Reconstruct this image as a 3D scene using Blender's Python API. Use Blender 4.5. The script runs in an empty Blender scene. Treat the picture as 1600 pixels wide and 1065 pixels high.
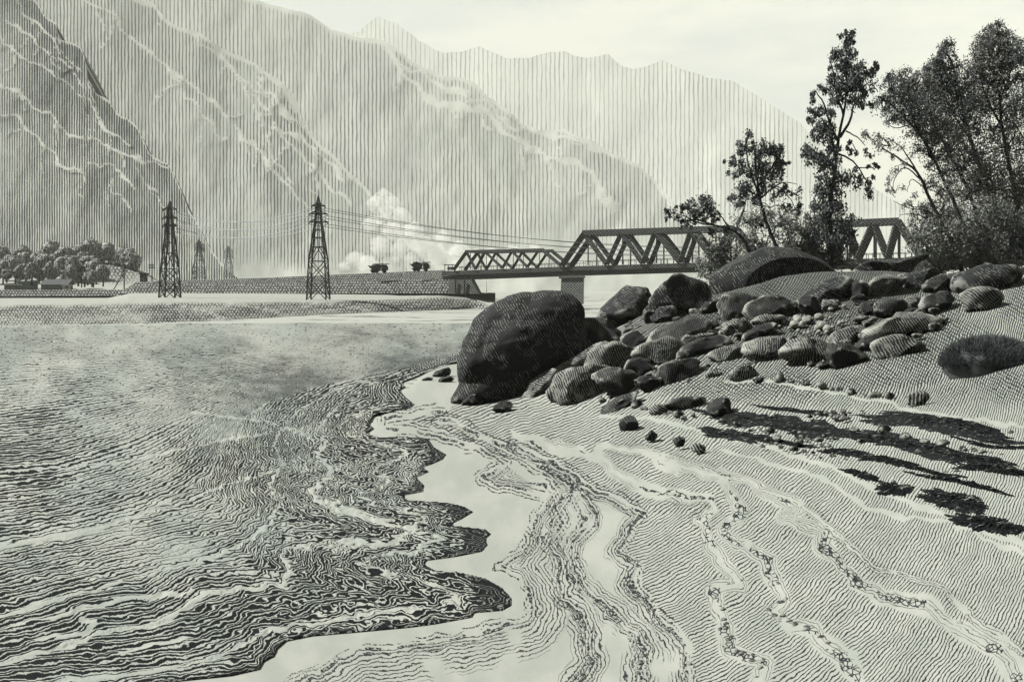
import bpy, math, random
import numpy as np
from mathutils import Vector, Matrix
random.seed(7); RNG = np.random.default_rng(7)
SC = bpy.context.scene
COL = SC.collection
R = math.radians

# ------------------------------------------------------------------ camera
F, CX, HOR, H = 1400.0, 800.0, 452.0, 4.0        # focal length and horizon in photo pixels (1600 wide); eye height
cam_d = bpy.data.cameras.new('camera'); cam = bpy.data.objects.new('camera', cam_d); COL.objects.link(cam)
cam.location = (0, 0, H); cam.rotation_euler = (R(90), 0, 0)
cam_d.sensor_width = 36; cam_d.lens = 36 * F / 1600; cam_d.shift_y = -(532.5 - HOR) / 1600
cam_d.clip_end = 20000; cam_d.clip_start = 0.2
SC.camera = cam

def at(px, py, Y):
    return Vector(((px - CX) / F * Y, Y, H - (py - HOR) / F * Y))

# ------------------------------------------------------------------ numpy noise
def _hash(ix, iy, iz, seed):
    h = (ix * 374761393 + iy * 668265263 + iz * 2147483647 + seed * 974634777) & 0xffffffff
    h = ((h ^ (h >> 13)) * 1274126177) & 0xffffffff
    return ((h ^ (h >> 16)) & 0xffff) / 32767.5 - 1.0
def vnoise(x, y, z=0.0, seed=0):
    x, y, z = np.broadcast_arrays(np.asarray(x, float), np.asarray(y, float), np.asarray(z, float))
    ix, iy, iz = np.floor(x).astype(np.int64), np.floor(y).astype(np.int64), np.floor(z).astype(np.int64)
    fx, fy, fz = x - ix, y - iy, z - iz
    fx, fy, fz = [f * f * (3 - 2 * f) for f in (fx, fy, fz)]
    r = 0
    for a in (0, 1):
        for b in (0, 1):
            for c in (0, 1):
                w = (fx if a else 1 - fx) * (fy if b else 1 - fy) * (fz if c else 1 - fz)
                r = r + w * _hash(ix + a, iy + b, iz + c, seed)
    return r
def fbm(x, y, z=0.0, seed=0, o=4):
    r, a = 0, 1.0
    x, y, z = np.asarray(x, float), np.asarray(y, float), np.asarray(z, float)
    for k in range(o):
        r = r + a * vnoise(x, y, z, seed + k * 17); x, y, z, a = x * 2.03 + 5.1, y * 2.03 + 1.7, z * 2.03, a * .5
    return r
def sstep(a, b, x):
    t = np.clip((x - a) / (b - a), 0, 1); return t * t * (3 - 2 * t)
def dist_poly(px, py, poly):
    """distance to a polyline and position along it"""
    best = np.full(np.shape(px), 1e9); along = np.zeros(np.shape(px)); acc = 0.0
    for (x0, y0), (x1, y1) in zip(poly[:-1], poly[1:]):
        dx, dy = x1 - x0, y1 - y0; L2 = dx * dx + dy * dy + 1e-9; L = math.sqrt(L2)
        t = np.clip(((px - x0) * dx + (py - y0) * dy) / L2, 0, 1)
        d = np.hypot(px - x0 - t * dx, py - y0 - t * dy)
        m = d < best
        best = np.where(m, d, best); along = np.where(m, acc + t * L, along); acc += L
    return best, along
def inside_poly(px, py, poly):
    r = np.zeros(np.shape(px), bool)
    n = len(poly)
    for i in range(n):
        x0, y0 = poly[i]; x1, y1 = poly[(i + 1) % n]
        if y0 == y1: continue
        c = ((y0 > py) != (y1 > py)) & (px < (x1 - x0) * (py - y0) / (y1 - y0) + x0)
        r ^= c
    return r
def resample(poly, n):
    p = np.array(poly, float); d = np.r_[0, np.cumsum(np.hypot(*np.diff(p, axis=0).T))]
    t = np.linspace(0, d[-1], n)
    return np.c_[np.interp(t, d, p[:, 0]), np.interp(t, d, p[:, 1])]

# ------------------------------------------------------------------ node helper
class NT:
    def __init__(s, mat):
        s.t = mat.node_tree; s.n = s.t.nodes; s.l = s.t.links
    def set(s, sock, v):
        if isinstance(v, bpy.types.NodeSocket): s.l.new(v, sock)
        elif v is not None:
            if sock.type == 'RGBA' and len(v) == 3: v = (*v, 1)
            sock.default_value = v
    def m(s, op, a, b=None, c=None, clamp=False):
        n = s.n.new('ShaderNodeMath'); n.operation = op; n.use_clamp = clamp
        for i, v in enumerate((a, b, c)):
            if v is not None: s.set(n.inputs[i], v)
        return n.outputs[0]
    def attr(s, name):
        n = s.n.new('ShaderNodeAttribute'); n.attribute_name = name; return n.outputs['Fac']
    def obj(s):
        return s.n.new('ShaderNodeTexCoord').outputs['Object']
    def pos(s):
        return s.n.new('ShaderNodeNewGeometry').outputs['Position']
    def rnd(s):
        return s.n.new('ShaderNodeObjectInfo').outputs['Random']
    def sep(s, v):
        n = s.n.new('ShaderNodeSeparateXYZ'); s.set(n.inputs[0], v); return n.outputs
    def comb(s, x, y, z):
        n = s.n.new('ShaderNodeCombineXYZ')
        for i, v in enumerate((x, y, z)): s.set(n.inputs[i], v)
        return n.outputs[0]
    def vm(s, op, a, b):
        n = s.n.new('ShaderNodeVectorMath'); n.operation = op; s.set(n.inputs[0], a); s.set(n.inputs[1], b); return n.outputs[0]
    def noise(s, vec, scale, detail=3, rough=.55):
        n = s.n.new('ShaderNodeTexNoise'); s.set(n.inputs['Vector'], vec); s.set(n.inputs['Scale'], scale)
        n.inputs['Detail'].default_value = detail; n.inputs['Roughness'].default_value = rough
        return n.outputs['Fac']
    def vor(s, vec, scale, feature='F1'):
        n = s.n.new('ShaderNodeTexVoronoi'); n.feature = feature; s.set(n.inputs['Vector'], vec); s.set(n.inputs['Scale'], scale)
        return n.outputs['Distance']
    def ss(s, x, a, b):
        n = s.n.new('ShaderNodeMapRange'); n.interpolation_type = 'SMOOTHSTEP'
        s.set(n.inputs[0], x); s.set(n.inputs[1], a); s.set(n.inputs[2], b); return n.outputs[0]
    def mix(s, f, a, b):
        n = s.n.new('ShaderNodeMix'); n.data_type = 'RGBA'
        s.set(n.inputs[0], f); s.set(n.inputs[6], a); s.set(n.inputs[7], b); return n.outputs[2]
    def lines(s, phase, cov, soft=.25):
        """ink where sin(2 pi phase) is above a threshold; cov 0..1 is the share of the period covered"""
        w = s.m('SINE', s.m('MULTIPLY', phase, 2 * math.pi))
        th = s.m('COSINE', s.m('MULTIPLY', s.m('MINIMUM', s.m('MAXIMUM', cov, 0.0), 1.0), math.pi))
        lo = s.m('SUBTRACT', th, soft); hi = s.m('ADD', th, soft)
        r = s.ss(w, lo, hi)
        return s.m('MULTIPLY', r, s.ss(cov, .03, .1))
    def out(s, color, rough=.9, spec=.08, bump=None, bs=.4, bd=.02):
        p = s.n['Principled BSDF']; s.set(p.inputs['Base Color'], color); s.set(p.inputs['Roughness'], rough)
        p.inputs['Specular IOR Level'].default_value = spec
        if bump is not None:
            b = s.n.new('ShaderNodeBump'); b.inputs['Strength'].default_value = bs; b.inputs['Distance'].default_value = bd
            s.set(b.inputs['Height'], bump); s.l.new(b.outputs[0], p.inputs['Normal'])
def mat(name):
    m = bpy.data.materials.new(name); m.use_nodes = True; return m, NT(m)
def tone(v, tint=(.965, 1.0, .885)):
    return tuple(v * t for t in tint)
def ink(v=.006):
    return (v * .88, v * 1.0, v * 1.02)
PA = .140            # albedo of pale silt in the exposure used
INK = ink(.0055)

# ------------------------------------------------------------------ mesh / object helpers
def mesh_np(name, V, Fc, smooth=True, attrs=None):
    me = bpy.data.meshes.new(name)
    me.from_pydata(V.tolist() if hasattr(V, 'tolist') else V, [], Fc.tolist() if hasattr(Fc, 'tolist') else Fc)
    for k, v in (attrs or {}).items():
        a = me.attributes.new(k, 'FLOAT', 'POINT'); a.data.foreach_set('value', np.asarray(v, np.float32))
    if smooth: me.polygons.foreach_set('use_smooth', [True] * len(me.polygons))
    me.update(); return me
def link(name, me, m=None, parent=None, loc=None, **props):
    o = bpy.data.objects.new(name, me); COL.objects.link(o)
    if m is not None and not me.materials: me.materials.append(m)
    if parent: o.parent = parent
    if loc is not None: o.location = loc
    for k, v in props.items(): o[k] = v
    return o
def empty(name, loc, label, cat, group=None, rz=0):
    o = bpy.data.objects.new(name, None); COL.objects.link(o); o.location = loc; o.rotation_euler = (0, 0, rz)
    o.empty_display_size = .2
    o['label'] = label; o['category'] = cat
    if group: o['group'] = group
    return o
def copy_tree(o, parent=None):
    c = o.copy(); COL.objects.link(c)
    if parent is not None: c.parent = parent
    for ch in list(o.children): copy_tree(ch, c)
    return c
def grid_faces(nr, nc):
    i = np.arange(nr - 1)[:, None] * nc + np.arange(nc - 1)[None, :]
    return np.stack([i, i + 1, i + nc + 1, i + nc], -1).reshape(-1, 4)
class MB:
    """collects boxes, bars and tubes into one mesh"""
    def __init__(s): s.v = []; s.f = []
    def add(s, V, Fc):
        b = len(s.v); s.v += [tuple(p) for p in V]; s.f += [tuple(i + b for i in f) for f in Fc]
    def box(s, c, sz, rot=None):
        c = Vector(c); P = []
        for x in (-.5, .5):
            for y in (-.5, .5):
                for z in (-.5, .5):
                    p = Vector((x * sz[0], y * sz[1], z * sz[2]))
                    if rot is not None: p = rot @ p
                    P.append(c + p)
        s.add(P, [(0, 1, 3, 2), (4, 6, 7, 5), (0, 4, 5, 1), (2, 3, 7, 6), (0, 2, 6, 4), (1, 5, 7, 3)])
    def bar(s, a, b, w, h=None, up=(0, 1, 0)):
        a, b = Vector(a), Vector(b); h = h or w; d = (b - a)
        if d.length < 1e-6: return
        d.normalize(); u = Vector(up)
        x = d.cross(u)
        if x.length < 1e-3: x = d.cross(Vector((1, 0, 0)))
        x.normalize(); y = x.cross(d).normalized()
        P = []
        for p in (a, b):
            for sx, sy in ((-1, -1), (1, -1), (1, 1), (-1, 1)): P.append(p + x * (sx * w / 2) + y * (sy * h / 2))
        s.add(P, [(3, 2, 1, 0), (4, 5, 6, 7), (0, 1, 5, 4), (1, 2, 6, 5), (2, 3, 7, 6), (3, 0, 4, 7)])
    def tube(s, pts, rad, n=7):
        pts = [Vector(p) for p in pts]; k = len(pts); V = []
        for i, p in enumerate(pts):
            d = (pts[min(i + 1, k - 1)] - pts[max(i - 1, 0)]).normalized()
            x = d.cross(Vector((0.02, 1, 0.01))).normalized(); y = x.cross(d)
            r = rad[i] if hasattr(rad, '__len__') else rad
            for j in range(n):
                a = 2 * math.pi * j / n; V.append(p + x * (math.cos(a) * r) + y * (math.sin(a) * r))
        Fc = [(i * n + j, i * n + (j + 1) % n, (i + 1) * n + (j + 1) % n, (i + 1) * n + j) for i in range(k - 1) for j in range(n)]
        Fc += [tuple(range(n - 1, -1, -1)), tuple((k - 1) * n + j for j in range(n))]
        s.add(V, Fc)
    def prism(s, pts, d):
        """extrude a list of 3D points along vector d"""
        pts = [Vector(p) for p in pts]; d = Vector(d); n = len(pts)
        s.add(pts + [p + d for p in pts], [tuple(range(n)), tuple(range(2 * n - 1, n - 1, -1))] + [(i, n + i, n + (i + 1) % n, (i + 1) % n) for i in range(n)])
    def build(s, name, m, parent=None, smooth=False, **props):
        me = bpy.data.meshes.new(name); me.from_pydata([tuple(p) for p in s.v], [], s.f)
        if smooth: me.polygons.foreach_set('use_smooth', [True] * len(me.polygons))
        me.update()
        import bmesh
        bm = bmesh.new(); bm.from_mesh(me); bmesh.ops.recalc_face_normals(bm, faces=bm.faces); bm.to_mesh(me); bm.free()
        o = link(name, me, m, **props)
        if parent:
            o.parent = parent                      # points are given in the parent's own frame
        return o

# ------------------------------------------------------------------ world, sun, exposure
TOSUN = Vector((-.68, .08, .73)).normalized()
elev = math.asin(TOSUN.z); azim = math.atan2(TOSUN.x, TOSUN.y)
w = bpy.data.worlds.new('World'); SC.world = w; w.use_nodes = True
nt = NT(w); bg = nt.n['Background']
sky = nt.n.new('ShaderNodeTexSky'); sky.sky_type = 'NISHITA'; sky.sun_disc = False
sky.sun_elevation = elev; sky.sun_rotation = azim; sky.air_density = 1.0; sky.dust_density = 5.0; sky.ozone_density = 1.0
gen = nt.n.new('ShaderNodeTexCoord').outputs['Generated']
sx, sy_, sz = nt.sep(gen)[0:3]
cv = nt.comb(nt.m('MULTIPLY', sx, 2.2), nt.m('MULTIPLY', sy_, 2.2), nt.m('MULTIPLY', sz, 9.0))
cl = nt.noise(cv, 1.6, 5, .6)
fine = nt.noise(nt.comb(nt.m('MULTIPLY', sx, 30), nt.m('MULTIPLY', sy_, 30), nt.m('MULTIPLY', sz, 420)), 1.0, 3, .6)
cloud = nt.mix(nt.ss(cl, .40, .58), (.90, .95, .85), (1.34, 1.29, 1.03))
cloud = nt.mix(nt.m('MULTIPLY', nt.ss(fine, .3, .75), .3), cloud, (.92, .97, .86))
thin = nt.mix(.94, sky.outputs[0], cloud)          # a thin even cloud cover over the clear sky
nt.set(bg.inputs['Color'], thin); bg.inputs['Strength'].default_value = 0.11
sun_d = bpy.data.lights.new('sun', 'SUN'); sun_d.energy = 5.0; sun_d.angle = R(.6); sun_d.color = (1.0, .985, .96)
sun = bpy.data.objects.new('sun', sun_d); COL.objects.link(sun); sun.location = (-30, 20, 60)
sun.rotation_euler = TOSUN.to_track_quat('Z', 'Y').to_euler()
SC.view_settings.view_transform = 'Standard'; SC.view_settings.look = 'None'
SC.view_settings.exposure = 1.97; SC.view_settings.gamma = 1.0
SC.cycles.use_denoising = True
SC.cycles.max_bounces = 6; SC.cycles.diffuse_bounces = 3; SC.cycles.transparent_max_bounces = 12

# ------------------------------------------------------------------ terrain height (right bank and the river bed)
def terr(X, Y):
    X = np.asarray(X, float); Y = np.asarray(Y, float)
    u0 = 1.6 + np.maximum(0, Y - 30) * .30
    u = X - u0; wd = .6
    sp = np.where(u / wd > 30, u, wd * np.log1p(np.exp(np.clip(u / wd, -40, 30))))
    z = .25 * sp
    z = z + 2.5 * np.exp(-((Y - 34.5) / 6.5) ** 2) * sstep(-1.5, 5.5, X) * (1 - .72 * sstep(10, 19, X))
    z = z + 0.35 * np.exp(-((X - 13) / 5.5) ** 2) * sstep(31, 41, Y)
    un = X + 3.5 + np.maximum(0, 14 - Y) * .25
    z = z - .16 * np.maximum(0, -un) * sstep(0, 1.5, -un)
    back = sstep(46, 66, Y)
    z = z * (1 - back) - 1.2 * back
    return z
def ground(px, py):
    """world points where the sight lines through the photo pixels meet the bank"""
    px = np.atleast_1d(np.asarray(px, float)); py = np.atleast_1d(np.asarray(py, float))
    Ys = np.arange(5.0, 52, .06); Yv = np.full(px.shape, np.nan)
    for i in range(0, len(px), 1500):
        qx, qy = px[i:i + 1500, None], py[i:i + 1500, None]
        hit = np.maximum(terr((qx - CX) / F * Ys, np.broadcast_to(Ys, (len(qx), len(Ys)))), 0) >= H - (qy - HOR) / F * Ys
        k = hit.argmax(1); Yv[i:i + 1500] = np.where(hit.any(1), Ys[k] - .03, np.nan)
    miss = np.isnan(Yv); Yv[miss] = 38.0
    X = (px - CX) / F * Yv; z = np.where(miss, H - (py - HOR) / F * Yv, np.maximum(terr(X, Yv), 0))
    return np.c_[X, Yv, z], miss

# ------------------------------------------------------------------ traced curves (photo pixels)
SHORE = [(740, 560), (705, 568), (669, 580), (645, 590), (625, 597), (633, 603), (623, 608), (633, 620), (648, 632), (641, 638), (610, 643), (584, 648),
 (575, 661), (584, 669), (572, 677), (594, 684), (631, 682), (669, 686), (678, 699), (697, 710), (691, 718), (675, 725),
 (659, 730), (670, 737), (650, 746), (662, 758), (661, 768), (625, 775), (638, 782), (700, 786), (725, 792), (739, 800), (719, 812),
 (700, 821), (744, 826), (759, 828), (767, 835), (759, 842), (761, 852), (753, 862), (712, 870), (666, 876), (662, 882), (681, 893),
 (722, 896), (759, 905), (784, 919), (799, 935), (800, 947), (784, 955), (741, 958), (737, 965), (681, 975), (644, 980), (600, 984),
 (556, 988), (487, 994), (447, 1002), (434, 1013), (428, 1026), (412, 1034), (405, 1046), (362, 1056), (283, 1064), (100, 1092), (-220, 1130)]
W1 = [(650, 586), (604, 600), (598, 612), (606, 628), (585, 640), (545, 655), (530, 668), (545, 682), (600, 695), (640, 708), (610, 722), (585, 735), (606, 748), (600, 762),
 (560, 776), (592, 792), (655, 804), (668, 812), (640, 822), (655, 835), (690, 845), (650, 862), (580, 872), (560, 882), (600, 895), (660, 908), (712, 928),
 (716, 942), (660, 955), (560, 965), (470, 978), (410, 992), (375, 1012), (320, 1036), (200, 1058), (-220, 1095)]
W2 = [(645, 580), (570, 606), (535, 630), (510, 655), (497, 677), (510, 690), (495, 711), (520, 735), (508, 755), (484, 766), (494, 780), (531, 796), (575, 808), (600, 817), (650, 827),
 (616, 846), (525, 852), (450, 858), (441, 872), (452, 886), (440, 909), (393, 922), (314, 931), (290, 950), (245, 978), (142, 993), (130, 1003), (79, 1019), (0, 1037), (-220, 1062)]
W3 = [(640, 577), (520, 612), (470, 640), (440, 670), (428, 700), (445, 725), (418, 760), (440, 790), (420, 822), (380, 852), (320, 876), (240, 898), (140, 925), (0, 962), (-220, 985)]
W4 = [(640, 573), (480, 608), (420, 630), (380, 655), (350, 690), (330, 740), (280, 775), (220, 805), (120, 830), (0, 858), (-220, 870)]
W5 = [(650, 568), (560, 582), (420, 608), (300, 645), (200, 690), (90, 725), (-220, 745)]
W6 = [(690, 556), (560, 562), (400, 585), (200, 615), (0, 642), (-220, 650)]
W7 = [(730, 545), (600, 540), (400, 550), (200, 562), (0, 572), (-220, 574)]
W8 = [(800, 520), (700, 518), (400, 525), (0, 536), (-220, 538)]
W9 = [(800, 500), (400, 504), (-220, 512)]
WPH = [0, 17, 38, 52, 68, 84, 100, 114, 126, 136]

D1 = [(690, 640), (640, 650), (602, 655), (606, 668), (660, 676), (720, 690), (770, 712), (790, 728), (756, 744), (775, 757), (844, 768), (859, 782), (841, 804), (831, 838), (809, 866), (781, 882),
 (809, 897), (828, 922), (834, 951), (819, 969), (744, 991), (687, 1001), (619, 1010), (559, 1015), (519, 1038), (469, 1063), (420, 1090)]
D2 = [(690, 655), (725, 668), (800, 702), (841, 727), (862, 745), (888, 765), (869, 792), (881, 811), (856, 849), (869, 870), (878, 913), (875, 935), (903, 954), (916, 985), (922, 1032), (906, 1063), (895, 1095)]
D3 = [(841, 727), (880, 748), (905, 770), (925, 813), (897, 844), (894, 876), (909, 916), (947, 947), (987, 985), (1006, 1016), (1000, 1063), (1000, 1095)]
D4 = [(800, 690), (862, 720), (931, 767), (1006, 801), (987, 826), (969, 860), (994, 882), (987, 910), (1019, 950), (1066, 1004), (1072, 1032), (1080, 1095)]
D5 = [(800, 677), (862, 696), (941, 714), (955, 735), (994, 758), (1059, 774), (1110, 780), (1118, 795), (1092, 810), (1100, 819), (1112, 851), (1131, 882), (1159, 913), (1116, 916), (1119, 947), (1131, 976), (1137, 1016), (1191, 1035), (1187, 1063), (1195, 1095)]
D6 = [(934, 699), (1003, 705), (1044, 727), (1128, 744), (1150, 780), (1159, 802), (1132, 827), (1150, 848), (1200, 871), (1209, 910), (1228, 935), (1206, 954), (1237, 979), (1275, 985), (1280, 1000), (1301, 1013), (1320, 1029), (1339, 1060), (1350, 1095)]
D7 = [(1128, 739), (1175, 758), (1247, 792), (1228, 808), (1289, 832), (1284, 851), (1320, 886), (1339, 911), (1383, 933), (1446, 945), (1477, 970), (1509, 986), (1524, 996), (1565, 1021), (1587, 1055), (1605, 1095)]
D8 = [(1003, 700), (1130, 738), (1251, 786), (1301, 829), (1326, 854), (1367, 886), (1414, 898), (1462, 911), (1493, 939), (1540, 980), (1610, 1022)]
D9 = [(1130, 705), (1275, 742), (1350, 789), (1412, 808), (1490, 816), (1560, 850), (1640, 880)]
D10 = [(940, 650), (1000, 652), (1080, 665), (1200, 700), (1300, 730), (1380, 770), (1460, 800), (1600, 850), (1650, 870)]
D11 = [(1130, 592), (1220, 600), (1300, 614), (1440, 640), (1520, 655), (1620, 668)]
DRIFT = [(D1, 7), (D2, 8), (D3, 8), (D4, 8), (D5, 11), (D6, 11), (D7, 12.5), (D8, 3.6), (D9, 3.2), (D10, 5), (D11, 5)]

# ------------------------------------------------------------------ beach
def build_beach():
    th = np.r_[np.linspace(-1.1, -.70, 40), np.linspace(-.70, .75, 700)[1:], np.linspace(.75, 2.6, 240)[1:]]
    v = np.r_[np.linspace(1 / 3.2, 1 / 6.2, 90)[:-1], np.linspace(1 / 6.2, 1 / 14, 300), np.linspace(1 / 14, 1 / 30, 200)[1:], np.linspace(30, 72, 130)[1:] ** -1]
    Yg = 1 / v
    T, YY = np.meshgrid(th, Yg); X = T * YY
    Z = terr(X, YY)
    n1 = fbm(X * .9, YY * .9, seed=3) * .035 + fbm(X * .25, YY * .25, seed=5) * .10
    Z = Z + n1 * sstep(1.2, 4, X) 
    px = CX + F * X / YY; py = HOR - F * (Z - H) / YY
    wx = px + 5 * fbm(px / 22, py / 22, seed=11); wy = py + 4 * fbm(px / 22, py / 22, seed=13)
    gap = np.ones_like(px); outl = np.zeros_like(px)
    for k, (poly, wd) in enumerate(DRIFT):
        d, al = dist_poly(wx, wy, poly)
        wl = wd * (1 + .45 * vnoise(al / 40, k * 3.1, seed=21)) * np.clip(.35 + (py - 560) / 350, .35, 1.5)
        gap = np.minimum(gap, sstep(wl * .75, wl * 1.1, d))
        if wd > 6.5 and k < 7:
            amp = (1 if k > 3 else 1.5)
            for off in (0, 5.5, 11) if k < 4 else (0,):
                o = np.exp(-((d - off - 1.2) / 1.5) ** 2) * sstep(-.25, .2, vnoise(al / 26, k * 7 + off, seed=31) + .4)
                outl = np.maximum(outl, o * (1 if k < 4 else .0))
    shx = px; shy = py
    wash_poly = [(700, 560), (600, 600), (560, 650), (380, 1100)] + D1[::-1][:-2]
    wash_poly = [(-300, 560), (760, 560), (700, 640)] + [(640, 655), (690, 668)] + D1[6:] + [(400, 1120), (-300, 1140)]
    wash = inside_poly(wx, wy, wash_poly)
    between = inside_poly(wx, wy, D1[6:] + [(420, 1120)] + D3[::-1])
    between2 = inside_poly(wx, wy, D3 + D4[::-1])
    cov = np.where(wash, 0, np.where(between | between2, .03, .33)) * gap
    # the bank above the drift lines is covered by darker silt
    ds = [dist_poly(wx, wy, q)[0] for q in (D1, D2, D3, D4)]
    tph = np.zeros_like(px); tcov = np.zeros_like(px)
    zones = [(inside_poly(wx, wy, D1[6:] + [(420, 1120)] + D2[::-1]), 0, 1, 6), (inside_poly(wx, wy, D2 + D3[::-1]), 1, 2, 4), (inside_poly(wx, wy, D3 + D4[::-1]), 2, 3, 5)]
    base_n = 0
    for zi, a_, b_, nl_ in zones:
        da, db = ds[a_], ds[b_]; lim = 52 if a_ == 0 else 26; sc_ = np.clip((py - 560) / 380, .45, 1.1)
        sp_ = 5.6 * sc_; use = (da < lim * sc_) | (da < db)
        tph = np.where(zi, np.where(use, da / sp_ + .4, db / sp_ + .15), tph)
        dd_ = np.where(use, da / (lim * sc_), db / (26 * sc_))
        tcov = np.where(zi, .27 * sstep(1.15, .8, dd_), tcov)
    tcov = tcov * sstep(-.95, -.3, fbm(px / 40, py / 55, seed=83))
    dl = np.minimum.reduce([dist_poly(wx, wy, q)[0] + 1.5 * i_ for i_, q in enumerate((D5, D6, D7, D8))])
    out_ = ~(zones[0][0] | zones[1][0] | zones[2][0] | wash) & (py > 640)
    sl_ = 4.6 * np.clip((py - 560) / 380, .45, 1.1)
    tph = np.where(out_, dl / sl_ + .3, tph); tcov = np.where(out_, .22 * sstep(16, 11, dl) * sstep(2, 5, dl) * sstep(-.7, -.1, fbm(px / 35, py / 45, seed=93)), tcov)
    ring = np.zeros_like(px)
    for q, wq in ((D5, 6.5), (D6, 6.5), (D7, 8), (D4, 4)):
        d_, al_ = dist_poly(wx + 6 * fbm(px / 12, py / 12, seed=87), wy, q)
        ring = np.maximum(ring, np.exp(-(d_ / (wq * np.clip((py - 600) / 350, .3, 1.2))) ** 2) * sstep(-.35, .1, vnoise(al_ / 35, 1.0, seed=89)) * sstep(650, 730, py))
    up = sstep(660, 590, py) * sstep(960, 1100, px)
    cov = cov + up * .20 * gap
    q_ = np.clip(px - 900, 0, 750); e_ = np.maximum(0, px - 1650)
    phase = (py + .36 * px + .00042 * q_ ** 2 + .5 * e_ + .0009 * q_ * (900 - np.minimum(py, 1150))) / 4.7
    phase2 = (py - .55 * px) / 6.0
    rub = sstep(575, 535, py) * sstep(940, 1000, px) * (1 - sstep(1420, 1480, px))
    me = mesh_np('beach', np.c_[X.ravel(), YY.ravel(), Z.ravel()], grid_faces(*X.shape)[:, ::-1],
                 attrs=dict(cov=cov.ravel(), phase=phase.ravel(), phase2=phase2.ravel(), u=px.ravel() / 10, v=py.ravel() / 10, line=outl.ravel(), tphase=tph.ravel(), tcov=tcov.ravel(), ring=ring.ravel(), up=(up * gap).ravel(), rub=rub.ravel()))
    m, t = mat('rippled_silt')
    uv = t.comb(t.attr('u'), t.attr('v'), 0)
    n_a = t.noise(uv, .55, 3); n_b = t.noise(uv, 1.7, 2); n_c = t.noise(uv, .12, 2)
    ph = t.m('ADD', t.attr('phase'), t.m('ADD', t.m('MULTIPLY', n_a, 1.5), t.m('ADD', t.m('MULTIPLY', n_b, .55), t.m('MULTIPLY', n_c, 5))))
    cv = t.m('MULTIPLY', t.attr('cov'), t.m('ADD', .70, t.m('MULTIPLY', n_a, .6)))
    l1 = t.lines(ph, cv)
    l2 = t.lines(t.m('ADD', t.attr('phase2'), t.m('ADD', t.m('MULTIPLY', n_a, 1.6), t.m('MULTIPLY', n_b, .8))), t.m('MULTIPLY', t.attr('up'), t.m('MULTIPLY', t.ss(n_c, .35, .6), .34)))
    nl = t.noise(uv, 2.6, 2)
    l3 = t.m('MULTIPLY', t.ss(t.attr('line'), .45, .75), t.ss(nl, .38, .5))
    speck = t.m('MULTIPLY', t.ss(t.noise(uv, 5.5, 1), .70, .74), t.ss(n_a, .48, .6))
    l4 = t.lines(t.m('ADD', t.attr('tphase'), t.m('ADD', t.m('MULTIPLY', n_b, .55), t.m('MULTIPLY', t.noise(uv, 3.2, 2), .45))), t.attr('tcov'), .3)
    ve = t.vor(t.comb(t.attr('u'), t.m('MULTIPLY', t.attr('v'), 1.25), 0), 1.25, 'DISTANCE_TO_EDGE')
    l5 = t.m('MULTIPLY', t.ss(ve, .13, .07), t.ss(t.attr('ring'), .42, .6))
    l4 = t.m('MAXIMUM', l4, l5)
    k = t.m('MAXIMUM', t.m('MAXIMUM', l1, t.m('MAXIMUM', l2, l4)), l3)
    stain = t.noise(uv, .2, 4)
    base = t.mix(t.ss(stain, .35, .7), tone(PA * .90, (.93, 1.0, .88)), tone(PA * 1.04))
    base = t.mix(t.m('MULTIPLY', t.ss(t.noise(uv, 9, 2), .45, .75), .22), base, tone(PA * .72))
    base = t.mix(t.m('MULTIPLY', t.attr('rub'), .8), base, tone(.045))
    c = t.mix(k, base, ink(.010))
    t.out(c, .95, .05, bump=t.m('SUBTRACT', 1.0, k), bs=.25, bd=.01)
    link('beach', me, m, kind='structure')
build_beach()

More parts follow.
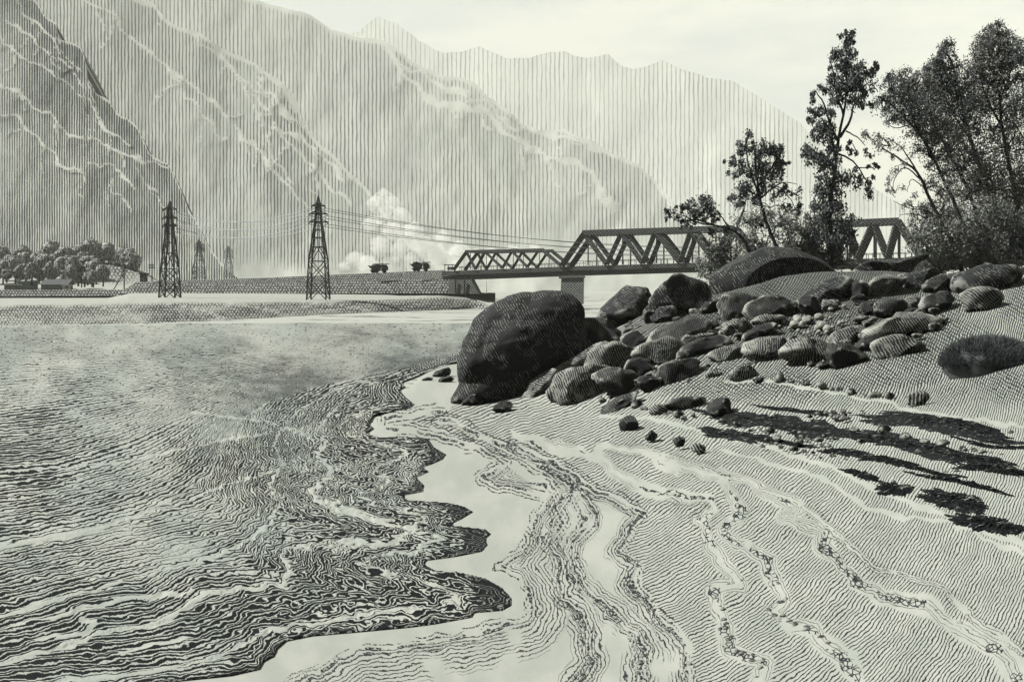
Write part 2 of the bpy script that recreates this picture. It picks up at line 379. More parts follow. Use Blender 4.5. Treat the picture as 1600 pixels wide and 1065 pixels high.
# ------------------------------------------------------------------ river: far sheet and the rippled near sheet
def build_river():
    m, t = mat('calm_river')
    p = t.sep(t.pos())
    # ripples: long across the stream, their length grows with the open water
    Yc = t.m('MAXIMUM', p[1], 8.0)
    u = t.m('DIVIDE', t.m('MULTIPLY', p[0], 30.0), Yc); v = t.m('DIVIDE', 5600 / 6.0, Yc)
    uv = t.comb(u, v, 0)
    n1 = t.noise(t.comb(u, t.m('MULTIPLY', v, .9), 0), .8, 3); n2 = t.noise(t.comb(t.m('MULTIPLY', u, .25), t.m('MULTIPLY', v, .5), 0), .9, 3)
    ph = t.m('ADD', v, t.m('MULTIPLY', n2, 2.5))
    k = t.lines(ph, t.m('MULTIPLY', t.ss(n1, .36, .62), .30))
    c = t.mix(t.m('MULTIPLY', k, .75), t.mix(n2, tone(PA * 1.12), tone(PA * .98, (.94, 1, .87))), ink(.02))
    t.out(c, .6, .12)
    V = [(-1500, 4, -.06), (1500, 4, -.06), (1500, 520, -.06), (-1500, 520, -.06)]
    link('river', mesh_np('river', V, [(0, 1, 2, 3)], False), m, kind='structure')

    gx = np.r_[np.arange(-1000, -215, 4.0), np.arange(-215, 800, 1.8)]; gy = np.arange(505, 1125, 1.6)
    # phase field: harmonic interpolation between the traced crests
    s = 3.0
    fx = np.arange(-1020, 816, s); fy = np.arange(490, 1140, s)
    PX, PY = np.meshgrid(fx, fy)
    guides = [g_ + [(-1100, g_[-1][1] + 30 - 4 * i_)] for i_, g_ in enumerate((SHORE, W1, W2, W3, W4, W5, W6, W7, W8, W9))]
    num = 0; den = 0; fixed = np.zeros(PX.shape, bool); val = np.zeros(PX.shape)
    for g, q in zip(guides, WPH):
        d, _ = dist_poly(PX, PY, g)
        wgt = 1 / (d + 1.0) ** 3
        num = num + wgt * q; den = den + wgt
        mk = d < 2.2; fixed |= mk; val[mk] = q
    ph = num / den; ph[fixed] = val[fixed]
    for it in range(260):
        q = np.pad(ph, 1, mode='edge')
        a = (q[:-2, 1:-1] + q[2:, 1:-1] + q[1:-1, :-2] + q[1:-1, 2:]) / 4
        ph = np.where(fixed, val, a)
    for it in range(2):
        q = np.pad(ph, 1, mode='edge'); ph = (q[:-2, 1:-1] + q[2:, 1:-1] + q[1:-1, :-2] + q[1:-1, 2:] + 2 * ph) / 6
    GX, GY = np.meshgrid(gx, gy)
    # crests wander
    nearsh = sstep(250, 520, GX) * sstep(560, 680, GY)
    a1 = 2.5 + 4.5 * nearsh; sc = np.clip((GY - 480) / 350, .25, 1.3)
    dx = a1 * sc * (fbm(GX / (16 * sc), GY / (11 * sc), seed=41, o=3)); dy = a1 * .9 * sc * fbm(GX / (20 * sc), GY / (9 * sc), seed=43, o=3)
    SX, SY = GX + dx, GY + dy
    iu = np.clip((SX - fx[0]) / s, 0, len(fx) - 1.001); iv = np.clip((SY - fy[0]) / s, 0, len(fy) - 1.001)
    i0, j0 = iu.astype(int), iv.astype(int); a, b = iu - i0, iv - j0
    P = ph[j0, i0] * (1 - a) * (1 - b) + ph[j0, i0 + 1] * a * (1 - b) + ph[j0 + 1, i0] * (1 - a) * b + ph[j0 + 1, i0 + 1] * a * b
    # near the shore the crests run parallel to the scalloped edge and to each traced fold
    spc = np.clip(4.6 * (GY - 470) / 420, 3.8, 5.2)
    P0 = P.copy(); PH = P.copy()
    PH = PH * 1.55
    for bi in range(4):
        d_, _ = dist_poly(SX, SY, guides[bi])
        d_ = d_ + 1.5 * fbm(GX / 30, GY / 22, seed=90 + bi, o=2)
        PH = np.where((P0 >= WPH[bi]) & (P0 < WPH[bi + 1]), d_ / spc + bi * .37, PH)
    poly = SHORE + [(-1100, 1140), (-1100, 480), (850, 480), (850, 540), (760, 556)]
    ins = inside_poly(GX, GY, poly)
    # coverage of the dark lines
    lo = fbm(GX / 60, GY / 26, seed=51, o=3); lo2 = fbm(GX / 150, GY / 60, seed=53, o=2)
    cov = .42 + .12 * lo2 + .15 * nearsh + .06 * sstep(300, 60, GX) * sstep(560, 640, GY)
    cov = cov + .20 * np.exp(-P / 8.0) + .12 * np.exp(-((P - 24) / 15) ** 2)
    cov = cov + .20 * sstep(860, 960, GY) * (1 - sstep(330, 560, GX)) 
    cov = cov + .10 * sstep(330, 60, GX) * np.exp(-((GY - 740) / 70) ** 2)
    cov = cov - .20 * np.exp(-((GX - 210) / 95) ** 2) * np.exp(-((GY - 665) / 120) ** 2)  # pale glint on the water, painted by thinning the dark lines
    cov = cov - .13 * np.exp(-((GX - 240) / 150) ** 2) * np.exp(-((GY - 855) / 45) ** 2)
    cov = cov + .06 * sstep(300, 600, GX) * np.exp(-((GY - 590) / 50) ** 2)
    cov = cov - .16 * sstep(560, 505, GY) + .02
    cov = np.clip(cov + .20 * lo, .14, .78)
    tipd = np.hypot((GX - 775) / 1.3, GY - 935); cov = np.maximum(cov, .95 * sstep(46, 22, tipd))
    edge = np.maximum(sstep(3.6, .8, P) * .96 * sstep(560, 640, GY), cov); cov = edge
    STR = [W2[2:], W1[2:], W3[1:], W4[2:], [(0, 985), (100, 962), (190, 940), (300, 925)], [(60, 1000), (130, 992), (145, 975), (125, 970)], [(190, 1025), (240, 1010), (300, 1003)], 
           [(300, 645), (420, 660), (500, 690)], [(60, 735), (200, 722), (340, 690), (480, 668)], [(0, 855), (120, 836), (250, 800), (350, 760), (430, 735)]]
    for i, g in enumerate(STR):
        d, al = dist_poly(SX, SY, g)
        wd = (4.0 if i == 0 else 2.8 if i == 1 else 2.2 if i < 4 else 3.0) * (1 + .6 * vnoise(al / 30, i * 5.0, seed=61)) * np.clip((GY - 500) / 350, .3, 1.3)
        cov = cov * sstep(wd * .5, wd * 1.25, d)
    # world
    Yw = F * H / (GY - HOR); Xw = (GX - CX) / F * Yw
    crest = np.sin(PH * 2 * np.pi / 3.0)
    Zw = .022 + .0008 * np.minimum(Yw, 14) * crest * sstep(0, 2, P)
    Zw = np.where(P < 1.0, .022, Zw)
    keep = ins.copy()
    # snap the rim of the sheet to the traced shore
    rim = ~ins & (np.pad(ins, 1)[:-2, 1:-1] | np.pad(ins, 1)[2:, 1:-1] | np.pad(ins, 1)[1:-1, :-2] | np.pad(ins, 1)[1:-1, 2:]
                  | np.pad(ins, 1)[:-2, :-2] | np.pad(ins, 1)[2:, 2:] | np.pad(ins, 1)[:-2, 2:] | np.pad(ins, 1)[2:, :-2])
    ry, rx = np.where(rim)
    qx, qy = GX[ry, rx], GY[ry, rx]; bd = np.full(qx.shape, 1e9); bx = qx.copy(); by = qy.copy()
    for (x0, y0), (x1, y1) in zip(SHORE[:-1], SHORE[1:]):
        ex, ey = x1 - x0, y1 - y0
        tt = np.clip(((qx - x0) * ex + (qy - y0) * ey) / (ex * ex + ey * ey), 0, 1)
        cx, cy = x0 + tt * ex, y0 + tt * ey; dd = np.hypot(qx - cx, qy - cy); mm = dd < bd
        bd = np.where(mm, dd, bd); bx = np.where(mm, cx, bx); by = np.where(mm, cy, by)
    wob = 1.2
    Yr = F * H / (by - HOR); Yw[ry, rx] = Yr; Xw[ry, rx] = (bx - CX) / F * Yr; Zw[ry, rx] = .010; P[ry, rx] = 0; cov[ry, rx] = .9
    keep |= rim
    Fc = grid_faces(*GX.shape); kf = keep.ravel()[Fc].all(1); Fc = Fc[kf]
    used = np.unique(Fc); remap = -np.ones(GX.size, int); remap[used] = np.arange(len(used))
    V = np.c_[Xw.ravel(), Yw.ravel(), Zw.ravel()][used]
    me = mesh_np('water', V, remap[Fc][:, ::-1], attrs=dict(phase=PH.ravel()[used], cov=cov.ravel()[used], u=GX.ravel()[used] / 10, v=GY.ravel()[used] / 10))
    m, t = mat('rippled_water')
    u, v = t.attr('u'), t.attr('v')
    n1 = t.noise(t.comb(t.m('MULTIPLY', u, .35), v, 0), 1.1, 3); n2 = t.noise(t.comb(u, v, 0), 1.1, 3); n3 = t.noise(t.comb(u, t.m('MULTIPLY', v, 1.6), 0), 2.4, 2)
    ph = t.m('ADD', t.attr('phase'), t.m('ADD', t.m('MULTIPLY', n2, .65), t.m('MULTIPLY', n3, .35)))
    cv = t.m('MULTIPLY', t.attr('cov'), t.m('ADD', .05, t.m('MULTIPLY', n1, 1.85)))
    cv = t.m('MINIMUM', cv, .72)
    cv = t.m('MAXIMUM', cv, t.m('MULTIPLY', t.ss(t.attr('cov'), .80, .93), .93))
    k = t.lines(ph, cv, .22)
    dots = t.m('MULTIPLY', t.ss(t.noise(t.comb(t.m('MULTIPLY', u, .5), v, 3.0), 4.0, 1), .62, .68), t.ss(t.attr('cov'), .08, .2))
    k = t.m('MAXIMUM', k, t.m('MULTIPLY', dots, .8))
    base = t.mix(t.ss(t.noise(t.comb(u, v, 0), .1, 3), .3, .7), tone(PA * .92, (.91, 1.0, .90)), tone(PA * 1.08))
    c = t.mix(k, base, INK)
    t.out(c, .8, .02, bump=t.m('SUBTRACT', 1.0, k), bs=.2, bd=.01)
    link('water', me, m, kind='structure')
build_river()

# ------------------------------------------------------------------ mountains
def build_mountain(name, ridge, base_y, D0, D1, x0, x1, step, streaks, spacing, cov, inkv, pale, seed, relief, rows=150, jag=2.0, basefade=(0, 1), ridge_gap=6, dark_right=None):
    xs = np.arange(x0, x1 + .1, step); rp = np.array(ridge, float)
    ry = np.interp(xs, rp[:, 0], rp[:, 1]) + jag * fbm(xs / 14, 0, seed=seed)
    t = np.linspace(0, 1, rows)[:, None]
    by = base_y if np.isscalar(base_y) else np.interp(xs, [p[0] for p in base_y], [p[1] for p in base_y])
    by = np.maximum(by, ry + 2)
    PX = np.broadcast_to(xs[None, :], (rows, len(xs))); PY = by[None, :] * (1 - t) + ry[None, :] * t
    hgt = (by[None, :] - PY)
    maxh = (by - ry).max()
    D = D0 + (D1 - D0) * (hgt / maxh)
    wx = PX + 6 * fbm(PX / 20, PY / 20, seed=seed + 3); wy = PY + 6 * fbm(PX / 20, PY / 20, seed=seed + 5)
    gap = np.ones_like(PX); led = np.zeros_like(PX)
    rb = random.Random(seed); more = []
    for (poly, wd) in streaks:          # side gullies branching off every bare ledge
        Q = resample(poly, 40)
        for k in range(max(1, int(len(poly) * .5))):
            x, y = Q[rb.randrange(3, 38)]; br = [(x, y)]; ang = rb.uniform(.9, 1.9)
            for q in range(rb.randrange(3, 6)):
                st = rb.uniform(7, 15); ang += rb.uniform(-.5, .5); x += math.cos(ang) * st; y += math.sin(ang) * st * 1.1; br.append((x, y))
            more.append((br, wd * .38))
    streaks = list(streaks) + more
    for i, (poly, wd) in enumerate(streaks):
        d, al = dist_poly(wx, wy, poly)
        wl = wd * .72 * (1 + .7 * vnoise(al / 22, i * 3.3, seed=seed + 7))
        gap = np.minimum(gap, sstep(wl * .55, wl * .95, d))
        led = led + np.exp(-(d / (wd * 2.5)) ** 2)
    relief = relief * .065
    D = D - relief * (fbm(PX / 60, PY / 90, seed=seed + 9, o=5) * .7 + .5 * (1 - np.abs(fbm((PX - .6 * PY) / 70, (PY + PX) / 260, seed=seed + 15, o=3)))) - led * relief * .25
    gap = gap * sstep(ridge_gap * .4, ridge_gap, (PY - ry[None, :]) + 2 * fbm(PX / 9, PY / 9, seed=seed + 2)) if ridge_gap else gap
    n = fbm(PX / 80, PY / 120, seed=seed + 21, o=3); n2 = fbm(PX / 9, PY / 28, seed=seed + 23, o=2)
    fade = sstep(basefade[0], basefade[1], hgt + 8 * n)  # lines thin out towards the foot: valley mist put into the colour
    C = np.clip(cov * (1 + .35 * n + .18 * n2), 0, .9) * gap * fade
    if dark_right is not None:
        dd, _ = dist_poly(PX, PY, dark_right[0]); C = C + dark_right[1] * np.exp(-(dd / dark_right[2]) ** 2) * gap  # denser hatching down the right flank, its shade painted in
    X = (PX - CX) / F * D; Z = H - (PY - HOR) / F * D
    Zb = Z[-1]; Db = D[-1]; Xb = X[-1]
    nb = 8; tb = np.linspace(0, 1, nb + 1)[1:, None]
    BZ = Zb[None, :] * (1 - tb ** 1.2); BD = Db[None, :] + Zb[None, :].clip(1) * tb * 1.1 + 5 * tb; BX = np.broadcast_to(Xb[None, :], BZ.shape)
    BX = np.r_[Xb[None, :], BX]; BD = np.r_[Db[None, :], BD]; BZ = np.r_[Zb[None, :], BZ]
    V = np.c_[np.r_[X, BX].ravel(), np.r_[D, BD].ravel(), np.r_[Z, BZ].ravel()]
    z2 = np.zeros_like(BZ)
    Fm = np.r_[grid_faces(rows, len(xs)), grid_faces(nb + 1, len(xs)) + rows * len(xs)]
    me = mesh_np(name, V, Fm, attrs=dict(
        cov=np.r_[C, z2 + cov].ravel(), bare=np.r_[1 - gap, z2].ravel(), u=np.r_[PX, z2 + xs[None, :]].ravel() / 10, v=np.r_[PY, z2 + ry[None, :]].ravel() / 10))
    m, nt_ = mat(name + '_rock')
    u, v = nt_.attr('u'), nt_.attr('v')
    wv = nt_.comb(nt_.m('MULTIPLY', u, 1.0), nt_.m('MULTIPLY', v, .35), 0)
    nA = nt_.noise(wv, .9, 3); nB = nt_.noise(nt_.comb(u, nt_.m('MULTIPLY', v, .18), 2.0), 1.6, 2); nC = nt_.noise(nt_.comb(nt_.m('MULTIPLY', u, 2.0), nt_.m('MULTIPLY', v, .5), 5.0), 1.8, 2)
    ph = nt_.m('ADD', nt_.m('MULTIPLY', u, 10.0 / spacing), nt_.m('ADD', nt_.m('MULTIPLY', nA, .55), nt_.m('MULTIPLY', nB, .22)))
    cvn = nt_.m('MULTIPLY', nt_.attr('cov'), nt_.m('ADD', .7, nt_.m('MULTIPLY', nC, .6)))
    k = nt_.lines(ph, cvn, .35)
    st = nt_.noise(nt_.comb(u, v, 0), .12, 4)
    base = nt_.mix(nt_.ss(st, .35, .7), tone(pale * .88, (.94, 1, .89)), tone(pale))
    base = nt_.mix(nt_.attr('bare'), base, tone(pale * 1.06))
    c = nt_.mix(k, base, ink(inkv))  # farther ranges get paler ink, haze put into the line colour
    nt_.out(c, .95, .03)
    return link(name, me, m, kind='structure')

# furthest range
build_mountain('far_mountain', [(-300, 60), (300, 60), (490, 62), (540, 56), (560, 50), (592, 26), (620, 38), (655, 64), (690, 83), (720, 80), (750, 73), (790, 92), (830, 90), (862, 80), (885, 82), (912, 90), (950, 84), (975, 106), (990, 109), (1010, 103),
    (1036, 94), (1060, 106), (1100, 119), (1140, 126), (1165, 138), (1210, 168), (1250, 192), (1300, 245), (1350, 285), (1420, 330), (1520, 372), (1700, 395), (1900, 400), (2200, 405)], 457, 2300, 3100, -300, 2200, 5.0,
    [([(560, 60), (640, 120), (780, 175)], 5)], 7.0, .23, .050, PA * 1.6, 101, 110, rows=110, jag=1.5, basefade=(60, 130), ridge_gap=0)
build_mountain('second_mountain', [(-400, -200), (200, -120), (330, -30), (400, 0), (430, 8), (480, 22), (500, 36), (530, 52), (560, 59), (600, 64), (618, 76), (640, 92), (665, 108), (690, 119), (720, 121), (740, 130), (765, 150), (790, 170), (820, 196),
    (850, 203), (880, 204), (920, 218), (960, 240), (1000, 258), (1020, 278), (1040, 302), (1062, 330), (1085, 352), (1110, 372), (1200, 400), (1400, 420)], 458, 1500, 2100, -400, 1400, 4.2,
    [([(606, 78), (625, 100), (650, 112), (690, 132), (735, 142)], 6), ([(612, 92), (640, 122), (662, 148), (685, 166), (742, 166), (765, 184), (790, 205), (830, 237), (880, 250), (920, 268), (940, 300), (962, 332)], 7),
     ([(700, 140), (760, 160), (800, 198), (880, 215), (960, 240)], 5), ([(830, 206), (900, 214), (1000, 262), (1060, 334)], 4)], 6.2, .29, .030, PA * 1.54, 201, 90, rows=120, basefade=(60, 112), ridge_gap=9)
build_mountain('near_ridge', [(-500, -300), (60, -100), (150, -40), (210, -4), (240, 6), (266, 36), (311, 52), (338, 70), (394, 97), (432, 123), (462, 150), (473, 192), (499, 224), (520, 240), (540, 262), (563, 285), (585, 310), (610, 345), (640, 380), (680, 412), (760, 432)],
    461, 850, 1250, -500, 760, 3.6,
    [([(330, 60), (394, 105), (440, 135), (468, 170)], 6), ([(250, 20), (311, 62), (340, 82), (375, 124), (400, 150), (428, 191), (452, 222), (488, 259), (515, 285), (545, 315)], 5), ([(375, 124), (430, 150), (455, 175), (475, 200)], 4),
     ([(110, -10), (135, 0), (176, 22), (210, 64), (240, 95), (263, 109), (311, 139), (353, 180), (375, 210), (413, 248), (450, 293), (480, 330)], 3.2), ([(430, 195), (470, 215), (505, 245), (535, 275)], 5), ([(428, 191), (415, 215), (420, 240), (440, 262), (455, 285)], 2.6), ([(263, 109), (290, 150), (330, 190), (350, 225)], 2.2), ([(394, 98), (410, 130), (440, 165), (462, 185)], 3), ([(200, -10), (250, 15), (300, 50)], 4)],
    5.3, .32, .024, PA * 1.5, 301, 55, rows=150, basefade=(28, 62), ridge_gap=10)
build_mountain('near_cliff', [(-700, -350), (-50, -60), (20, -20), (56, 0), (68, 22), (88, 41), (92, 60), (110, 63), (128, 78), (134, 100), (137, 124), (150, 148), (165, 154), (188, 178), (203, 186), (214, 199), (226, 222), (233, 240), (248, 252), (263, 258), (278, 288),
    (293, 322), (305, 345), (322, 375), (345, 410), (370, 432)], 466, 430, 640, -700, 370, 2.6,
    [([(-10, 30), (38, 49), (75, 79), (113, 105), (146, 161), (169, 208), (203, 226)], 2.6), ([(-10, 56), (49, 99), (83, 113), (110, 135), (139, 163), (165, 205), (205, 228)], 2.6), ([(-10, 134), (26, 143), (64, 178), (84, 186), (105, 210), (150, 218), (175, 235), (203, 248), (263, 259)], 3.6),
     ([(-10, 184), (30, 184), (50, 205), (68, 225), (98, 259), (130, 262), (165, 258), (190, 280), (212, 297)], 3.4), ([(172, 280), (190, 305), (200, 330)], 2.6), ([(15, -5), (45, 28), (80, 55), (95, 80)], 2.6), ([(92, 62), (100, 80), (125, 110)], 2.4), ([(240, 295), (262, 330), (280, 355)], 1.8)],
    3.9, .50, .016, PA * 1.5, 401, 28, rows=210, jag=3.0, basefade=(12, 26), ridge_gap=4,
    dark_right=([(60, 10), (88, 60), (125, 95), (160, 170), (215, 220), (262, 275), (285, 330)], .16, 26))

# ------------------------------------------------------------------ far bank with its slopes
def slope_mat(name, sp, pale=PA, cross=True, cov=.34, inkv=.008):
    """cross-hatched grass and stone pitching; coordinates u, v in metres along the face"""
    m, t = mat(name)
    u, v = t.attr('u'), t.attr('v'); uv = t.comb(u, v, 0)
    n1 = t.noise(uv, .35, 3); n2 = t.noise(uv, 1.3, 2)
    a = t.m('ADD', t.m('DIVIDE', t.m('ADD', u, t.m('MULTIPLY', v, .55)), sp), t.m('ADD', t.m('MULTIPLY', n2, 1.1), t.m('MULTIPLY', n1, 1.6)))
    b = t.m('ADD', t.m('DIVIDE', t.m('SUBTRACT', u, t.m('MULTIPLY', v, .75)), sp), t.m('ADD', t.m('MULTIPLY', n1, 1.4), t.m('MULTIPLY', n2, .8)))
    cv = t.m('MULTIPLY', t.attr('cov'), t.m('ADD', .1, t.m('MULTIPLY', n1, 1.8)))
    k = t.lines(a, cv, .35)
    if cross: k = t.m('MAXIMUM', k, t.lines(b, t.m('MULTIPLY', cv, .9), .35))
    base = t.mix(n1, tone(pale * .9), tone(pale))
    t.out(t.mix(k, base, ink(inkv)), .95, .05)
    return m
def strip(name, xs, rows, m, **props):
    """rows: list of (py list over xs, Y list over xs, cov); a sheet lofted through the rows"""
    V = []; u = []; v = []; c = []
    for (py, Y, cv) in rows:
        py = np.interp(xs, *py) if isinstance(py, tuple) else np.full(len(xs), float(py))
        Y = np.interp(xs, *Y) if isinstance(Y, tuple) else np.full(len(xs), float(Y))
        cv = np.interp(xs, *cv) if isinstance(cv, tuple) else np.full(len(xs), float(cv))
        X = (xs - CX) / F * Y; Z = H - (py - HOR) / F * Y
        V.append(np.c_[X, Y, Z]); u.append(xs); v.append(py); c.append(cv)
    nr = len(rows)
    me = mesh_np(name, np.concatenate(V), grid_faces(nr, len(xs)), attrs=dict(u=np.concatenate(u), v=np.concatenate(v), cov=np.concatenate(c)))
    return link(name, me, m, **props)
def wl(px, py):      # depth at which a pixel row meets the water
    return F * (H + .06) / (py - HOR)
m_slope = slope_mat('pitched_slope', 5.2)
def far_bank():
    xs = np.arange(-900, 780, 6.0)
    shx = [-900, 0, 150, 300, 420, 500, 600, 700, 742, 760, 780]; shy = [522, 510, 508, 503, 497, 492, 488, 484, 482, 483, 484]
    Yw = [wl(0, q) for q in shy]
    topx = [-900, 0, 60, 110, 200, 300, 400, 500, 560, 620, 700, 742, 760, 780]
    topy = [478, 476, 475, 475, 472, 471, 472, 470, 469, 466, 463, 466, 474, 481]
    def off(k): return ([-900, 0, 300, 500, 742, 780], [k * q for q in (1.04, 1.05, 1.08, 1.12, 1.06, 1.01)])
    YwI = np.interp(xs, shx, Yw)
    wob = 1.6 * fbm(xs / 40, 0, seed=71)
    rows = []
    py0 = np.interp(xs, shx, shy) + 1.2; py1 = np.interp(xs, topx, topy) + wob
    for i, tt in enumerate(np.linspace(0, 1, 10)):
        f = tt
        py = py0 * (1 - f) + py1 * f
        fac = np.interp(xs, [-900, 300, 500, 742, 780], [.22, .22, .12, .05, .01])
        Y = YwI * (1 + fac * tt ** 1.4)
        bump = fbm(xs / 35, tt * 2, seed=73) * .004 * Y
        lob = .9 + .5 * fbm((xs - 60 * tt) / 50, tt * 3, seed=75)
        cv = .40 * lob * (1 - sstep(.86, 1.0, tt)) * sstep(-.02, .16, tt)
        # pale foot paths between the lobes of the bank
        for cx0 in (205, 330, 425, 560):
            cv = cv * sstep(1.5, 6, np.abs(xs - (cx0 + 40 * (1 - tt) ** .7 - 20 - 80 * tt ** 3)))
        rows.append(((xs, py), (xs, Y + bump), (xs, np.clip(cv, 0, .8))))
    # flat top back to the embankment foot
    Yb = np.interp(xs, [-900, 190, 560, 742, 780], [238, 215, 208, 204, 203])
    pyb = np.interp(xs, [-900, 170, 205, 560, 742, 780], [466, 465, 457, 457.5, 457, 457])
    pyt = py1
    rows.append(((xs, pyt * .5 + pyb * .5), (xs, .45 * np.interp(xs, shx, Yw) * 1.2 + .55 * Yb), 0.05))
    rows.append(((xs, pyb), (xs, Yb), 0.0))
    rows.append(((xs, pyb + 1), (xs, Yb + 30), 0.0))
    strip('riverbank', xs, rows, m_slope, kind='structure')
far_bank()
# embankment: low town wall on the left, the raised railway approach on the right
def emb_rows(xs, ytop, ybot, Y, cov, back=14):
    return [((xs, np.interp(xs, *ybot)), (xs, np.interp(xs, *Y) - 2.5), cov), ((xs, np.interp(xs, *ytop)), (xs, np.interp(xs, *Y) + 2.5), cov), ((xs, np.interp(xs, *ytop) + .02), (xs, np.interp(xs, *Y) + 3.2), 0.0), ((xs, np.interp(xs, *ytop) + .3), (xs, np.interp(xs, *Y) + back), 0.0), ((xs, np.interp(xs, *ybot)), (xs, np.interp(xs, *Y) + back + 3), cov)]
xs = np.arange(-900, 204, 5.0)
strip('town_terrace', xs, emb_rows(xs, ([-900, 204], [453, 452.5]), ([-900, 204], [470, 462]), ([-900, 204], [232, 214]), .52, back=200), slope_mat('terrace_pitching', 5.0), kind='structure')
xs = np.arange(186, 736, 5.0)
strip('railway_embankment', xs, emb_rows(xs, ([186, 212, 400, 560, 700, 735], [457, 441, 444.5, 440.5, 436, 434.5]), ([186, 735], [459, 458.5]), ([186, 735], [212, 202]), .50), slope_mat('embankment_pitching', 5.0), kind='structure')
xs = np.arange(212, 700, 4.0)
strip('track_bed', xs, emb_rows(xs, ([212, 400, 560, 700], [440.5, 434.5, 427.5, 421.5]), ([212, 400, 560, 700], [443, 445, 441, 436.8]), ([212, 700], [219.0, 211.0]), .55, back=9), slope_mat('ballast_shoulder', 3.6), kind='structure')
# wooded hill and plain behind
m_plain = slope_mat('pale_plain', 6.0)
xs = np.arange(-900, 300, 5.0)
hy = ([-900, -300, 0, 60, 120, 170, 205, 228, 245, 262, 300], [430, 425, 418, 412, 408, 409, 416, 424, 436, 446, 452])
strip('wooded_hill', xs, [(454, 250, 0.0), ((np.array([-900, 0, 150, 300.]), np.array([447, 447, 447, 453.])), 290, 0.0), ((xs, np.interp(xs, *hy) * .5 + 224), 320, (xs, .45 * np.exp(-((xs - 185) / 30) ** 2))), ((xs, np.interp(xs, *hy)), 350, (xs, .5 * np.exp(-((xs - 190) / 28) ** 2))), (450, 420, 0.0)], m_plain, kind='structure')
V = [(-4000, 330, 1.2), (4000, 330, 1.2), (4000, 3600, 1.2), (-4000, 3600, 1.2), (-4000, 322, -.5), (4000, 322, -.5)]
m_flat, t = mat('floodplain_sand')
pp = t.pos(); n1 = t.noise(pp, .02, 4); n2 = t.noise(pp, .4, 2)
t.out(t.mix(t.m('MULTIPLY', t.ss(n2, .6, .68), .6), t.mix(n1, tone(PA * .95), tone(PA * 1.1)), ink(.03)), .95, .03)
link('floodplain', mesh_np('floodplain', V, [(0, 1, 2, 3), (4, 5, 1, 0)], False), m_flat, kind='structure')

# ================================================================== materials for the things
def rock_mat(name, base, dark, sp=.105, cov=.45, fleck=False):
    m, t = mat(name)
    o = t.obj(); s = t.sep(o); rn = t.rnd()
    n1 = t.noise(o, 1.1, 4); n2 = t.noise(o, 5.0, 2); n3 = t.noise(o, 14, 2)
    if fleck:      # dark lichened stone with short pale scratches
        ph = t.m('ADD', t.m('DIVIDE', t.m('ADD', s[0], t.m('MULTIPLY', s[2], .55)), .10), t.m('ADD', t.m('MULTIPLY', n1, 3.2), t.m('MULTIPLY', n2, .8)))
        k = t.lines(ph, t.m('ADD', .70, t.m('MULTIPLY', t.ss(n1, .40, .60), .2)), .3)
        br = t.ss(t.noise(t.vm('MULTIPLY', o, (9.0, 9.0, 4.0)), 1.0, 2), .50, .56)
        k = t.m('MAXIMUM', k, br)
        k = t.m('MAXIMUM', k, t.m('MULTIPLY', t.ss(n1, .50, .44), .95))
    else:
        ph = t.m('ADD', t.m('DIVIDE', t.m('ADD', s[0], t.m('MULTIPLY', s[2], t.m('SUBTRACT', t.m('MULTIPLY', rn, 2.2), .7))), t.m('ADD', sp * .75, t.m('MULTIPLY', rn, sp * .5))), t.m('ADD', t.m('MULTIPLY', n1, 3.0), t.m('MULTIPLY', n2, .7)))
        cv = t.m('ADD', cov - .12, t.m('MULTIPLY', t.ss(n1, .3, .7), .26))
        k = t.lines(ph, cv, .3)
        k = t.m('MULTIPLY', k, t.ss(t.noise(o, 1.7, 3), .33, .45))
        k = t.m('MAXIMUM', k, t.m('MULTIPLY', t.ss(n3, .60, .66), .85))
    dis = t.vm('ADD', o, t.vm('MULTIPLY', t.comb(n1, n2, n1), (.6, .6, .6)))
    crack = t.ss(t.vor(t.vm('MULTIPLY', dis, (1.0, 1.0, 1.5)), 1.3, 'DISTANCE_TO_EDGE'), .035, .012)
    k = t.m('MAXIMUM', k, t.m('MULTIPLY', crack, t.ss(t.noise(o, .9, 2), .42, .52)))
    b = t.mix(n1, tone(base * .75), tone(base * 1.2))
    geo = t.n.new('ShaderNodeNewGeometry').outputs['Pointiness']      # convex edges painted pale, sunlit rims put into the colour
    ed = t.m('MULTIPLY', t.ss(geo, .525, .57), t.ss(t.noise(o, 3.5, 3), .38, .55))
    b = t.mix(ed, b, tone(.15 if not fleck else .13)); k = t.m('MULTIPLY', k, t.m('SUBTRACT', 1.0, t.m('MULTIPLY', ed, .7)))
    c = t.mix(k, b, ink(dark))
    t.out(c, .85, .10, bump=t.m('ADD', t.m('SUBTRACT', 1.0, k), n2), bs=.45, bd=.03)
    return m
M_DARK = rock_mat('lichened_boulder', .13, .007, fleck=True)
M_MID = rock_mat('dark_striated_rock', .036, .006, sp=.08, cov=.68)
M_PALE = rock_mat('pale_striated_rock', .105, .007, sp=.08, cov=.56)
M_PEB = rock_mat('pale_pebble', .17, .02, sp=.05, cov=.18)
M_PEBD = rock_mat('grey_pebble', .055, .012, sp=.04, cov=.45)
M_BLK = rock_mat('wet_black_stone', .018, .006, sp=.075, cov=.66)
def plain(name, v, rough=.8, spec=.1, var=.25, scale=6.0, tint=(.9, 1.0, 1.0)):
    m, t = mat(name); n = t.noise(t.obj(), scale, 3)
    t.out(t.mix(n, tuple(v * (1 - var) * q for q in tint), tuple(v * (1 + var) * q for q in tint)), rough, spec); return m
M_STEEL = plain('blackened_steel', .020, .6, .2)
M_WIRE = plain('conductor_wire', .05, .6, .2)
M_WIREP = plain('bright_conductor_wire', .22, .5, .3)
M_WOOD = plain('tarred_timber', .012)
M_BARK = plain('dark_bark', .026, .95, .03, .5, 9)
M_LEAF = plain('dark_leaves', .052, .8, .08, .5, 3)
